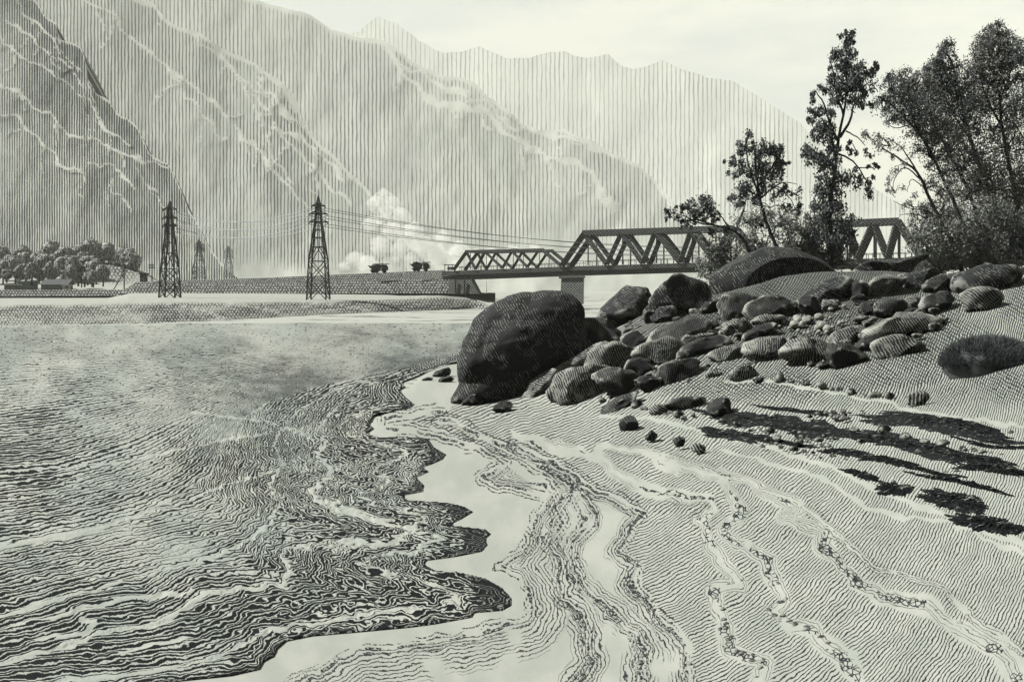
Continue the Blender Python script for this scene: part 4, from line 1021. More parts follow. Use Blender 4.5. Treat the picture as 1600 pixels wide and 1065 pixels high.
tree('leaning_tree', 'slim leaning tree with a dark ragged crown growing behind the dome of rock', 'tree', 39.5, [(1228, 420), (1220, 396), (1206, 370), (1197, 345), (1190, 320), (1186, 300), (1184, 280), (1180, 250), (1178, 232)], 9, 2.5,
     [([(1186, 302), (1176, 280), (1168, 250), (1164, 222)], 4, 1), ([(1185, 290), (1200, 270), (1212, 250), (1216, 240)], 4, 1), ([(1184, 280), (1186, 255), (1190, 225)], 3.5, 1), ([(1188, 310), (1205, 295), (1225, 285), (1246, 288)], 3, .8), ([(1208, 292), (1230, 305), (1246, 330)], 2, .8), ([(1210, 290), (1236, 300), (1252, 310)], 2, .8), ([(1150, 350), (1162, 330), (1166, 312)], 3, 1), ([(1206, 370), (1212, 355), (1225, 350)], 2.5, 1)],
     [(1165, 226, 12, 17, 420), (1190, 232, 14, 14, 330), (1213, 246, 11, 18, 430), (1146, 250, 12, 10, 160), (1156, 268, 14, 15, 220), (1180, 262, 22, 26, 620), (1205, 272, 18, 18, 520), (1178, 296, 24, 14, 360), (1165, 305, 20, 12, 220), (1150, 312, 14, 14, 170), (1210, 298, 22, 10, 260), (1224, 262, 12, 10, 90), (1246, 300, 10, 12, 60), (1240, 322, 10, 14, 80), (1200, 318, 26, 14, 160)], 4.2, group='trees on the bank')
tree('birch_tree', 'tall slender tree rising above the bank, hanging sprays to its right', 'tree', 41, [(1300, 432), (1298, 400), (1297, 350), (1300, 300), (1306, 250), (1310, 220), (1318, 180), (1322, 140), (1322, 100), (1322, 70)], 11, 2,
     [([(1310, 222), (1296, 190), (1286, 160), (1272, 140)], 5, 1.2), ([(1312, 215), (1328, 190), (1334, 165), (1344, 150)], 5, 1.5), ([(1308, 250), (1300, 215), (1298, 170)], 5, 1.5), ([(1318, 180), (1306, 140), (1300, 105), (1296, 90)], 4, 1), ([(1322, 150), (1336, 125), (1355, 110)], 3, 1), ([(1322, 205), (1340, 215), (1352, 228)], 2.5, 1), ([(1308, 240), (1330, 250), (1350, 275), (1364, 315)], 3.5, .8), ([(1340, 262), (1360, 262), (1372, 260)], 2, .8), ([(1306, 262), (1285, 245), (1270, 235)], 3, 1)],
     [(1322, 62, 11, 14, 260), (1330, 78, 13, 14, 260), (1318, 92, 16, 18, 420), (1322, 118, 22, 24, 800), (1342, 122, 18, 18, 420), (1362, 108, 11, 12, 210), (1352, 132, 16, 16, 320), (1300, 92, 8, 12, 90), (1296, 124, 8, 10, 60), (1290, 132, 10, 14, 160), (1300, 150, 14, 16, 240), (1272, 152, 8, 10, 130), (1330, 150, 18, 18, 330), (1352, 158, 12, 12, 180), (1276, 178, 13, 12, 260), (1292, 190, 18, 16, 420), (1282, 210, 13, 14, 330), (1300, 215, 12, 22, 330), (1268, 238, 14, 14, 330), (1284, 258, 20, 16, 420), (1300, 250, 14, 18, 220), (1340, 228, 14, 12, 120), (1352, 240, 12, 10, 60), (1352, 272, 14, 14, 130), (1368, 262, 10, 6, 80), (1360, 300, 9, 16, 110), (1330, 285, 16, 14, 90), (1300, 285, 30, 16, 620), (1292, 310, 28, 16, 620), (1304, 338, 28, 16, 560), (1288, 365, 26, 16, 460), (1312, 372, 22, 18, 420), (1298, 398, 30, 12, 420), (1280, 335, 18, 16, 260)], 4.4, group='trees on the bank', hang=1.2)
LEAN = [
 ('leaning tree with bare forked limbs reaching left over the third bridge span', [(1505, 428), (1492, 390), (1470, 345), (1446, 295), (1432, 268), (1405, 248), (1378, 232)], 10, 2.5,
  [([(1432, 268), (1420, 248), (1408, 230), (1385, 215)], 3, .8), ([(1438, 280), (1415, 262), (1400, 275), (1394, 300)], 2.5, .8), ([(1446, 295), (1425, 280), (1418, 300)], 2, .7), ([(1470, 345), (1450, 330), (1420, 325), (1396, 314)], 3, .8), ([(1450, 340), (1425, 334), (1405, 336)], 2, .7), ([(1446, 295), (1462, 290), (1478, 300)], 3, 1)],
  [(1390, 222, 22, 9, 130, -20), (1366, 214, 12, 8, 70), (1402, 258, 14, 12, 60), (1398, 292, 8, 16, 70), (1428, 318, 14, 10, 110), (1448, 342, 22, 12, 260), (1470, 330, 20, 14, 260), (1470, 295, 22, 14, 260), (1470, 375, 34, 16, 380), (1445, 362, 28, 14, 190), (1446, 390, 26, 12, 150)], 43),
 ('leaning tree with a thin pale-edged crown, leftmost of the leaning grove', [(1530, 428), (1500, 340), (1470, 270), (1440, 215), (1410, 180), (1385, 158), (1372, 150)], 9, 2,
  [([(1440, 215), (1425, 185), (1405, 150), (1395, 125)], 4, 1), ([(1420, 195), (1400, 200), (1380, 190)], 2, .8), ([(1455, 240), (1440, 235), (1425, 240)], 2, .8)],
  [(1392, 132, 12, 16, 230, -30), (1408, 150, 14, 18, 330, -30), (1382, 165, 14, 12, 160), (1396, 180, 18, 14, 200), (1420, 175, 16, 20, 420, -35), (1436, 200, 18, 18, 420, -35), (1455, 235, 20, 18, 420, -35), (1470, 262, 22, 16, 330), (1376, 142, 12, 16, 60)], 44),
 ('leaning tree with a dense plume, second of the leaning grove from the left', [(1550, 428), (1528, 340), (1500, 270), (1470, 215), (1446, 165), (1425, 125)], 10, 2,
  [([(1470, 215), (1455, 180), (1448, 140), (1445, 128)], 4, 1), ([(1500, 270), (1520, 240), (1515, 215)], 4, 1)],
  [(1418, 124, 13, 14, 330, -20), (1428, 142, 16, 18, 480, -35), (1447, 135, 9, 18, 270), (1446, 168, 20, 22, 620, -35), (1465, 195, 20, 22, 620, -35), (1482, 225, 22, 20, 560, -35), (1502, 255, 24, 20, 420), (1520, 290, 24, 18, 330)], 45.5),
 ('leaning tree with a hooked dark top, third of the leaning grove from the left', [(1575, 428), (1560, 340), (1535, 270), (1515, 215), (1500, 150), (1488, 100), (1475, 80)], 11, 3,
  [([(1515, 215), (1490, 180), (1465, 130), (1453, 105)], 4, 1), ([(1500, 150), (1480, 120), (1470, 92)], 3, 1)],
  [(1477, 78, 10, 9, 240), (1484, 98, 16, 16, 420, -20), (1476, 120, 14, 14, 330), (1455, 106, 8, 16, 230, -25), (1466, 135, 18, 20, 500, -30), (1498, 140, 16, 24, 620, -20), (1488, 168, 22, 22, 560, -30), (1510, 185, 18, 24, 560, -25), (1515, 225, 24, 24, 560, -35), (1535, 265, 24, 22, 500, -35), (1552, 305, 26, 20, 400)], 47),
 ('tallest leaning tree of the grove with a spired crown', [(1605, 428), (1592, 340), (1580, 270), (1566, 200), (1560, 130), (1560, 80), (1558, 42)], 11, 2,
  [([(1560, 130), (1546, 90), (1541, 55)], 3, 1), ([(1566, 200), (1540, 150), (1528, 110), (1520, 80)], 4, 1), ([(1562, 160), (1580, 110), (1592, 75)], 3, 1)],
  [(1560, 48, 8, 15, 300), (1566, 66, 11, 13, 300), (1542, 62, 7, 15, 230), (1530, 76, 11, 16, 330), (1548, 88, 18, 18, 560), (1572, 92, 16, 18, 460), (1526, 105, 16, 18, 460), (1545, 120, 22, 20, 640), (1570, 128, 20, 20, 520), (1530, 145, 20, 18, 460), (1556, 160, 24, 20, 500), (1580, 175, 22, 22, 360), (1545, 195, 22, 18, 260), (1570, 220, 24, 20, 420), (1585, 260, 22, 24, 420), (1590, 310, 26, 24, 420)], 48),
 ('leaning tree at the right edge half cut by the picture border', [(1660, 428), (1645, 340), (1630, 260), (1615, 180), (1605, 120), (1590, 70)], 11, 2,
  [([(1615, 180), (1600, 140), (1588, 100)], 3, 1), ([(1625, 230), (1600, 215), (1585, 190)], 3, 1)],
  [(1588, 80, 12, 16, 330), (1600, 105, 16, 20, 460), (1612, 140, 20, 22, 460), (1598, 160, 18, 18, 360), (1620, 190, 24, 24, 460), (1604, 225, 22, 22, 360), (1630, 260, 26, 26, 460), (1615, 320, 30, 30, 500), (1610, 375, 34, 20, 460)], 47),
 ('slender curving tree low in front of the leaning grove', [(1560, 428), (1552, 395), (1545, 370), (1535, 352), (1515, 345), (1500, 348)], 5, 2,
  [([(1552, 395), (1570, 370), (1560, 350), (1540, 340)], 3, 1), ([(1590, 400), (1580, 360), (1565, 330), (1548, 310)], 4, 1.2)],
  [(1520, 345, 22, 12, 200), (1545, 325, 24, 14, 260), (1500, 360, 22, 12, 230), (1535, 375, 26, 14, 260), (1575, 340, 22, 16, 220), (1560, 385, 28, 14, 260)], 42),
]
for k, (lab, trunk, w0, w1, limbs, clumps, Yt) in enumerate(LEAN):
    tree('leaning_tree', lab, 'tree', Yt, trunk, w0, w1, limbs, clumps, 3.3, m=M_LEAF if k % 2 else M_LEAF2, group='trees on the bank', hang=.5)
def bush(label, Y, clumps, base, leaf_px=3.3, m=None):
    return tree('bush', label, 'bush', Y, [base, (base[0] - 3, base[1] - 14), (base[0] - 6, base[1] - 30)], 4, 1.5,
                [([base, (base[0] + 8, base[1] - 12), (base[0] + 16, base[1] - 26)], 3, 1), ([base, (base[0] - 10, base[1] - 10), (base[0] - 22, base[1] - 22)], 3, 1)], clumps, leaf_px, m=m or M_LEAF4, group='bushes on the bank', hang=.2)
bush('thin speckled bush between the gnarled tree and the peaked boulder', 39.5, [(1130, 385, 22, 14, 170), (1120, 405, 24, 14, 190), (1112, 425, 20, 12, 130), (1145, 400, 20, 16, 150), (1125, 440, 14, 10, 60), (1105, 375, 14, 10, 50)], (1128, 440))
bush('speckled bush between the trunks of the two leaning trees', 41, [(1170, 340, 20, 14, 120), (1195, 372, 20, 16, 150), (1180, 390, 22, 12, 190), (1195, 398, 18, 8, 150), (1160, 372, 16, 12, 90), (1215, 345, 20, 16, 130), (1190, 345, 16, 14, 90)], (1188, 418))
bush('loose speckled bush right of the slim leaning tree', 41.5, [(1240, 350, 16, 18, 130), (1225, 370, 14, 14, 110), (1248, 378, 20, 14, 150), (1240, 400, 24, 12, 170), (1262, 398, 16, 12, 130), (1222, 335, 14, 10, 70), (1262, 375, 14, 18, 140), (1270, 345, 12, 12, 110), (1150, 425, 20, 10, 120)], (1243, 425))
bush('speckled bush at the foot of the tall slender tree', 42, [(1275, 355, 16, 18, 110), (1272, 385, 18, 14, 140), (1282, 410, 26, 10, 150), (1320, 405, 16, 14, 110), (1326, 385, 8, 12, 60), (1268, 400, 18, 14, 150), (1300, 360, 16, 20, 180)], (1285, 430))
bush('ring-leaved bush beside the end of the third bridge span', 42, [(1452, 385, 24, 14, 170), (1470, 402, 26, 10, 190), (1435, 370, 16, 10, 80), (1490, 395, 22, 12, 240), (1462, 355, 22, 12, 160)], (1470, 425))
bush('speckled bush under the tall curved trunks of the leaning grove', 46, [(1480, 330, 26, 20, 260), (1500, 300, 24, 20, 240), (1520, 340, 26, 22, 300), (1545, 360, 26, 20, 300), (1500, 370, 24, 18, 300), (1575, 330, 26, 26, 320), (1590, 290, 22, 24, 260), (1550, 280, 22, 22, 240)], (1520, 430))
bush('speckled bush at the right edge under the half cut tree', 46, [(1590, 340, 30, 26, 320), (1600, 390, 30, 22, 340), (1570, 400, 26, 18, 260), (1610, 280, 24, 30, 260)], (1585, 430))
bush('low leafy bush along the foot of the leaning grove', 43, [(1490, 415, 34, 10, 260), (1540, 415, 34, 10, 260), (1585, 418, 30, 10, 220), (1450, 412, 26, 8, 160), (1515, 395, 30, 12, 220)], (1520, 436))
bush('dark undergrowth bush below the leaning grove', 44, [(1530, 400, 34, 14, 420), (1575, 400, 34, 14, 420), (1515, 380, 24, 14, 260), (1590, 375, 30, 20, 360), (1555, 360, 30, 18, 260)], (1550, 430), m=M_LEAF)
# the dark tussock on the right
def tussock(px, py, a, b, label, N=11000):
    g, _ = ground(px, py + b); Yt = float(g[0][1]); s = Yt / F; base = at(px, py + b, Yt + a * s * .25)
    base.z = float(terr(base.x, base.y))
    root = empty('tussock', base, label, 'grass clump')
    me = rock_mesh('mound', (a * s * .93, a * s * .4, b * s * 1.62), 71, 4, .34, 0); o = link('mound', me, M_GRASS); o.parent = root; o.location = (0, 0, 0)
    V = []; Fc = []
    for i in range(N):
        al = random.uniform(0, 6.28); el = math.acos(random.uniform(-.05, 1.0))
        n_ = Vector((math.cos(al) * math.sin(el), math.sin(al) * math.sin(el), math.cos(el)))
        p = Vector((n_.x * a * s * 1.0, n_.y * a * s * .45, n_.z * b * s * 1.72))
        d = (n_ * .5 + Vector((random.gauss(0, .3), random.gauss(0, .3), random.uniform(.2, 1.0)))).normalized()
        L = s * random.uniform(6, 17); wv = d.cross(Vector((random.gauss(0, 1), random.gauss(0, 1), .1))).normalized() * s * .55
        k = len(V); q = p - d * L * .3
        V += [(q - wv)[:], (q + wv)[:], (q + d * L)[:]]; Fc.append((k, k + 1, k + 2))
    me = bpy.data.meshes.new('blades'); me.from_pydata(V, [], Fc); o = link('blades', me, M_GRASS); o.parent = root
tussock(1545, 550, 74, 25, 'wide dark shaggy grass clump on the sand at the right edge')

# ------------------------------------------------------------------ pylons and wires
def pylon(px, pybase, Y, hpx, halfb, label, arms, waist, m=None, thin=1.0, group='power pylons'):
    """lattice tower: heights given in photo pixels above the base"""
    s = Y / F; base = at(px, pybase, Y); m = m or M_STEEL
    root = empty('pylon', base, label, 'pylon', group)
    prof = [(0, halfb), (waist, halfb * .84), (hpx * .755, halfb * .32), (hpx * .93, halfb * .16), (hpx, .25)]
    def half(h): return float(np.interp(h, [p[0] for p in prof], [p[1] for p in prof])) * s
    def corner(h, i): 
        a = half(h); return Vector(((-1, 1, 1, -1)[i] * a, (-1, -1, 1, 1)[i] * a, h * s))
    lv = [0, waist * .5, waist, waist + (hpx * .755 - waist) * .36, waist + (hpx * .755 - waist) * .6, waist + (hpx * .755 - waist) * .8, hpx * .755, hpx * .84, hpx * .93]
    for i in range(4):
        leg = MB()
        for h0, h1 in ((0, waist), (waist, hpx * .755), (hpx * .755, hpx * .93), (hpx * .93, hpx)):
            leg.bar(corner(h0, i), corner(h1, i), 1.9 * s * thin)
        leg.build('leg', m, root)
    br = MB(); bw = 1.0 * s * thin
    for i in range(4):
        j = (i + 1) % 4
        for k in range(len(lv) - 1):
            a, b = lv[k], lv[k + 1]
            br.bar(corner(b, i), corner(b, j), bw)
            if k < 2: br.bar(corner(a, i), corner(b, j), bw * 1.15); br.bar(corner(a, j), corner(b, i), bw * 1.15)
            elif k == 2:
                mid = (corner(b, i) + corner(b, j)) / 2; br.bar(corner(a, i), mid, bw * 1.15); br.bar(corner(a, j), mid, bw * 1.15)
            else:
                mid = (corner(a, i) + corner(a, j)) / 2; br.bar(mid, (corner(b, i) + corner(b, j)) / 2, bw * .9)
                br.bar(corner(a, i), (corner(b, i) + corner(b, j)) / 2, bw * .7)
    br.build('bracing', m, root)
    tips = []
    for (h, hw) in arms:
        am = MB(); z = h * s; L = hw * s
        for sd in (-1, 1):
            for yy in (-1, 1):
                am.bar((0, yy * half(h), z), (sd * L, 0, z), 1.7 * s * thin); am.bar((sd * half(h), yy * half(h), z + 4.2 * s), (sd * L, 0, z), 1.2 * s * thin)
            tips.append((base + Vector((sd * L * .97, 0, z - 3.2 * s)), sd))
        arm = am.build('crossarm', m, root)
        for sd in (-1, 1):
            ins = MB(); ins.tube([(sd * L * .97, 0, z), (sd * L * .97, 0, z - 1 * s), (sd * L * .97, 0, z - 3.2 * s)], [.5 * s, .9 * s, .6 * s], 6)
            ins.build('insulator', m, arm)
    return tips
t1 = pylon(265.5, 466, 172, 152, 12.5, 'black lattice pylon on the left of the two large ones, beside the dark cliff', [(113, 11.5), (125, 12), (139, 11)], 46)
t2 = pylon(497.5, 468, 166, 161, 15, 'black lattice pylon on the right of the two large ones, near the dump trucks', [(121, 15), (134, 14), (146, 11)], 60)
pylon(311, 436, 300, 63, 8, 'small grey lattice pylon far away beside the left large pylon', [(45, 7.5), (49, 7.5), (54, 7)], 20, m=plain('distant_grey_steel', .07), thin=.5)
pylon(357, 434, 420, 50, 6, 'faint pale lattice pylon, the farthest of all', [(33, 6.5), (38, 7), (43, 6)], 17, m=plain('pale_distant_steel', .16), thin=.45)  # steel colour paler than on the nearer pylons
def wire(a, b, sag, label, m, r):
    pts = []
    for i in range(33):
        q = i / 32; p = a.lerp(b, q); p.z -= sag * 4 * q * (1 - q); pts.append(p)
    c = (a + b) / 2; mb = MB(); mb.tube([p - c for p in pts], r, 5)
    o = mb.build('wire', m, None, True); o.location = c; o['label'] = label; o['category'] = 'wire'; o['group'] = 'power lines'
    return o
LV = ['bottom', 'middle', 'top']
for i in range(6):
    sd = 'left' if i % 2 == 0 else 'right'
    wire(t1[i][0], t2[i][0], 2.3, 'wire slung between the two large pylons, %s arm, %s side' % (LV[i // 2], sd), M_WIREP, .06)
    e = at(760 + 330, 398 - 6 * (i // 2) + (i % 2) * 2.0, 176)
    wire(t2[i][0], e, 1.6, 'wire running right past the smoke, %s arm, %s side' % (LV[i // 2], sd), M_WIRE, .05)

# ------------------------------------------------------------------ railway bridge
def bridge():
    YA, YB = 200.0, 158.0; XA, XB = 690.0, 1445.0
    # constant plan line: Y runs linearly in world X between the two ends
    wa = (XA - CX) / F * YA; wb = (XB - CX) / F * YB
    def P(px, py, off=0.0):
        k = (px - CX) / F; sl = (YB - YA) / (wb - wa)
        Y = (YA - sl * wa) / (1 - sl * k)
        v = at(px, py, Y); 
        n = Vector((-sl, 1, 0)).normalized(); return v + n * off
    base = P(893, 470); base.z = 0
    root = empty('railway_bridge', base, 'steel truss railway bridge with three spans crossing the river', 'bridge')
    def L(px, py, off=0.0): return P(px, py, off) - base
    wdt = 5.2
    top = lambda x: np.interp(x, [690, 735, 880, 1120, 1300, 1445, 1620], [422.5, 421.2, 415.5, 408.5, 404.5, 400.5, 395])
    bot = lambda x: np.interp(x, [690, 735, 880, 1120, 1300, 1445, 1620], [437, 435.8, 430.5, 423.5, 420, 416.5, 412])
    mb = MB(); mid = lambda x: (top(x) + bot(x)) / 2 + .5
    for a, b in zip(np.linspace(690, 1620, 37)[:-1], np.linspace(690, 1620, 37)[1:]):
        for off in (0, wdt):
            mb.prism([L(a, top(a) + 1, off), L(b, top(b) + 1, off), L(b, mid(b), off), L(a, mid(a), off)], (.05, .5, 0))
            mb.prism([L(a, mid(a) + 1, off + .35), L(b, mid(b) + 1, off + .35), L(b, bot(b), off + .35), L(a, bot(a), off + .35)], (.05, .5, 0))
        mb.prism([L(a, mid(a) - 2.5, .5), L(b, mid(b) - 2.5, .5), L(b, mid(b) - 2.5, wdt), L(a, mid(a) - 2.5, wdt)], (0, 0, -.4))
    deck = mb.build('deck', M_GIRD, root)
    for off in (.2, wdt + .2):
        rl = MB()
        xs_ = np.linspace(700, 1615, 92)
        for a, b in zip(xs_[:-1], xs_[1:]):
            hh = 7.0 if a > 900 else 5.0
            rl.bar(L(a, top(a) - hh, off), L(b, top(b) - hh, off), .10); rl.bar(L(a, top(a) + 1, off), L(a, top(a) - hh, off), .09)
        rl.build('railing', M_STEEL, deck)
    SP = [([710, 743, 785, 824, 876], [729, 758, 800, 841], lambda x: np.interp(x, [728, 850], [391.5, 388.8]), 5.2, 848),
          ([879, 948, 1004, 1062, 1116, 1184], [913, 971, 1024, 1080, 1140], lambda x: np.interp(x, [905, 1050, 1150], [361.5, 356.5, 353.5]), 8.5, 1144),
          ([1252, 1345 - 6, 1386, 1437], [1290, 1322, 1364, 1402], lambda x: np.interp(x, [1280, 1400], [347.5, 342.0]), 8.5, 1402)]
    for bn, tn, ty, wpx, xe in SP:
        wd = wpx * .125
        for off in (0, wdt):
            tr = MB(); tr.bar(L(tn[0] - wpx * .3, ty(tn[0]) + wpx * .3, off), L(xe + wpx * .3, ty(xe) + wpx * .3, off), wd * 1.0, wd * .8)
            tr.bar(L(bn[0] - 1, top(bn[0]) - .5, off), L(tn[0], ty(tn[0]) + wpx * .4, off), wd * 1.15, wd * .8)
            tr.bar(L(xe, ty(xe) + wpx * .4, off), L(bn[-1] + 1, top(bn[-1]) - .5, off), wd * 1.15, wd * .8)
            truss = tr.build('truss', M_GIRD, root)
            allp = []
            seq = []
            nb, ntn = len(bn), len(tn)
            for k in range(ntn - (0 if xe == tn[-1] else 0)):
                if k > 0: seq.append(((bn[min(k, nb - 1)], 'b'), (tn[k], 't')))
                if k + 1 < nb and not (k == ntn - 1): seq.append(((tn[k], 't'), (bn[k + 1], 'b')))
            if ntn == nb:      # the last span starts with a full panel
                seq = [((tn[0], 't'), (bn[1] - 40, 'b')), ((bn[1] - 40, 'b'), (tn[1], 't')), ((tn[1], 't'), (bn[1], 'b')), ((bn[1], 'b'), (tn[2], 't')), ((tn[2], 't'), (bn[2], 'b')), ((bn[2], 'b'), (tn[3], 't'))]
            for (xa, ka), (xb, kb) in seq:
                d = MB(); pa = L(xa, top(xa) - .5 if ka == 'b' else ty(xa) + wpx * .5, off + .03); pb = L(xb, top(xb) - .5 if kb == 'b' else ty(xb) + wpx * .5, off + .03)
                d.bar(pa, pb, wd * .9, wd * .66); d.build('diagonal', M_GIRD, truss)
            for xa in tn:
                d = MB(); xx = xa + (2 if xa != tn[0] else 6); d.bar(L(xx, ty(xx) + wpx * .7, off), L(xx, top(xx), off), wd * .24); d.build('hanger', M_STEEL, truss)
        br = MB()
        for xa in tn + [xe]:
            br.bar(L(xa, ty(xa) + wpx * .4, .2), L(xa, ty(xa) + wpx * .4, wdt), wd * .4)
        br.build('sway_bracing', M_GIRD, root)
    for (x0, x1, yb) in ((876, 911, 475), (1196, 1236, 470), (1436, 1476, 470), (1600, 1640, 470)):
        p = MB(); p.prism([L(x0, bot(x0) + .2, .4), L(x1, bot(x1) + .2, .4), L(x1 + 1, yb, -.2), L(x0 - .5, yb, -.2)], Vector((.5, 5.2, 0)))
        pr = p.build('pier', M_PIER, root)
        c = MB(); c.prism([L(x0 - 3, bot(x0) + .1, .0), L(x1 + 3, bot(x1) + .1, .0), L(x1 + 3, bot(x1) + 4, .0), L(x0 - 3, bot(x0) + 4, .0)], Vector((.5, 6, 0))); c.build('pier_cap', M_PIER, pr)
    p = MB(); p.prism([L(700, 437, .3), L(735, 436, .3), L(748, 459, .1), L(700, 459, .1)], Vector((.5, 6, 0))); p.build('abutment', M_PIER, root)
    for x in (712, 726):
        pm = MB(); pm.bar(L(x, 437.5, -.1), L(x, 459, -.1), .28); pm.build('abutment_post', M_STEEL, root)
bridge()

# ------------------------------------------------------------------ dump trucks
def truck(px, pyb, Y, label):
    s = Y / F; base = at(px, pyb, Y); root = empty('dump_truck', base, label, 'dump truck', 'dump trucks on the embankment')
    S = s
    ch = MB(); ch.box((0, 0, 4.0 * S), (25 * S, 9 * S, 1.6 * S)); ch.build('chassis', M_TRUCK, root)
    bd = MB(); bd.prism([(-16 * S, -6 * S, 11.5 * S), (-9 * S, -6 * S, 5.0 * S), (3 * S, -6 * S, 5.0 * S), (4.5 * S, -6 * S, 12 * S), (-6 * S, -6 * S, 10.5 * S)], (0, 12 * S, 0)); body = bd.build('hopper', M_TRUCK, root)
    ld = rock_mesh('load', (8.5 * S, 5.5 * S, 3.6 * S), int(px), 3, .3, 3); lo = link('load', ld, M_LOAD); lo.parent = body; lo.location = (-3.5 * S, 0, 11 * S)
    cb = MB(); cb.prism([(5.5 * S, -5 * S, 4 * S), (15 * S, -5 * S, 4 * S), (15.2 * S, -5 * S, 8.5 * S), (13 * S, -5 * S, 12.5 * S), (5.5 * S, -5 * S, 13 * S)], (0, 10 * S, 0)); cab = cb.build('cab', M_TRUCK, root)
    cn = MB(); cn.box((10 * S, 0, 13.8 * S), (13 * S, 11 * S, 1.0 * S)); cn.build('canopy', M_TRUCK, cab)
    wn = MB(); wn.box((9.5 * S, -5.05 * S, 10 * S), (4.5 * S, .1 * S, 2.6 * S)); wn.build('window', M_GLASS, cab)
    for x in (-8, -2.6, 9.5):
        for yy in (-5.2, 5.2):
            wv = MB(); wv.tube([(x * S, (yy - .9) * S, 2.6 * S), (x * S, (yy - .8) * S, 2.6 * S), (x * S, (yy + .8) * S, 2.6 * S), (x * S, (yy + .9) * S, 2.6 * S)], [2.2 * S, 2.7 * S, 2.7 * S, 2.2 * S], 14)
            wl_ = wv.build('wheel', M_TYRE, root, True)
            hb = MB(); hb.tube([(x * S, (yy - 1.05) * S, 2.6 * S), (x * S, (yy + 1.05) * S, 2.6 * S)], 1.0 * S, 10); hb.build('hub', M_TRUCK, wl_)
truck(591, 426.2, 207.5, 'dump truck with a low heaped load, the left one on the embankment')
truck(656, 423.6, 206.5, 'dump truck nearest the bridge, with a taller heaped load')
# crossing shelter by the first truss
b0 = at(702, 421.8, 205); S = 205 / F; root = empty('shelter', b0, 'small open flat-roofed shelter beside the start of the first truss', 'shelter')
q = MB(); q.box((0, 0, 8.2 * S), (17 * S, 8 * S, 1.2 * S)); q.build('roof', M_STEEL, root)
for x in (-6.8, -1, 5):
    q = MB(); q.box((x * S, -3 * S, 3.8 * S), (.9 * S, .9 * S, 7.6 * S)); q.build('post', M_STEEL, root)
q = MB(); q.box((1.5 * S, 0, 2.5 * S), (9 * S, 5 * S, 5 * S)); q.build('bench_wall', M_WHITE, root)

# ------------------------------------------------------------------ town on the left bank
def pole(px, pyb, Y, h, label, stay=False):
    s = Y / F; root = empty('utility_pole', at(px, pyb, Y), label, 'utility pole', 'utility poles on the left bank')
    q = MB(); q.tube([(0, 0, -.3), (0, 0, h * s)], [1.0 * s, .7 * s], 7); q.build('post', M_WOOD, root, True)
    for z, hw in ((h * .88, 5), (h * .76, 5)):
        a = MB(); a.box((0, -.5 * s, z * s), (hw * 2 * s, .9 * s, 1.2 * s)); ar = a.build('crossarm', M_WOOD, root)
        i_ = MB()
        for x in (-4.4, -1.8, 1.8, 4.4): i_.box((x * s, -.5 * s, (z + 1.3) * s), (.7 * s, .7 * s, 1.6 * s))
        i_.build('insulators', M_WOOD, ar)
    if stay:
        b = MB(); b.bar((-14 * s, -1.5, -3 * s), (-.5 * s, 0, h * .68 * s), 1.1 * s); b.build('stay', M_WOOD, root)
pole(127.5, 447.5, 222, 33, 'dark utility pole on the left, in front of the round trees')
pole(194, 452, 219, 37, 'utility pole braced by a slanting stay at the foot of the embankment', True)
pole(237.5, 441, 226, 30, 'utility pole on the embankment just left of the large pylon')
def house(px, pyb, Y, w_, h_, roofh, label, kind, roof, wall, dp=12):
    s = Y / F; root = empty(kind, at(px, pyb, Y), label, 'building' if kind != 'shed' else 'shed', 'buildings on the left bank')
    W, D, Hh = w_ * s, dp * s, h_ * s
    q = MB(); q.box((0, D / 2, Hh / 2 - .4), (W, D, Hh + .8)); wl_ = q.build('wall', wall, root)
    q = MB()
    if roofh > 1.5: q.prism([(-W / 2 - .25, -.35, Hh + .003), (-W / 2 - .25, D + .35, Hh + .003), (-W / 2 + W * .02, D / 2, Hh + roofh * s)] , (W + .5, 0, 0))
    else: q.box((0, D / 2, Hh + .17), (W + .5, D + .5, .34))
    rf = q.build('roof', roof, root)
    n = max(1, int(w_ / 9))
    for i in range(n):
        x = -W / 2 + W * (i + .5) / n
        q = MB(); q.box((x, -.01, Hh * .55), (2.6 * s, .1, 2.8 * s)); f = q.build('window', M_GLASS, root)
        q = MB(); q.box((x, -.06, Hh * .55 - 1.6 * s), (3.2 * s, .14, .4 * s)); q.build('sill', M_WHITE, f)
    q = MB(); q.box((W * .5 - 3 * s, -.015, 2.2 * s), (2.2 * s, .1, 4.4 * s)); q.build('door', M_PLANK, root)
    return root, s
house(15 + 1, 451, 226, 19, 5.5, .8, 'white flat-roofed hut at the left edge of the bank', 'house', M_WHITE, M_PLANK)
root, s = house(85, 449.5, 228, 42, 5, 8.5, 'long low house with a dark hatched roof on the left bank', 'house', M_ROOF, M_PLANK, 16)
house(40, 448.5, 236, 26, 7, .9, 'grey plank shed between the white hut and the long house', 'shed', M_PLANK, M_PLANK)
house(103, 451, 224.5, 10, 4.5, .8, 'small pale lean-to in front of the right end of the long house', 'shed', M_WHITE, M_WHITE, 6)
house(223, 440.5, 228, 9, 12, .9, 'dark square hut on the embankment below the wooded hill', 'house', M_ROOF, M_ROOF, 8)
q = MB(); q.tube([(0, 0, 0), (0, 0, 16 * 230 / F)], [1.5 * 230 / F, 1.2 * 230 / F], 10); o = q.build('chimney_stack', M_WOOD, None, True); o.location = at(50, 445.5, 229); o['label'] = 'thin dark chimney stack beside the plank shed'; o['category'] = 'chimney'
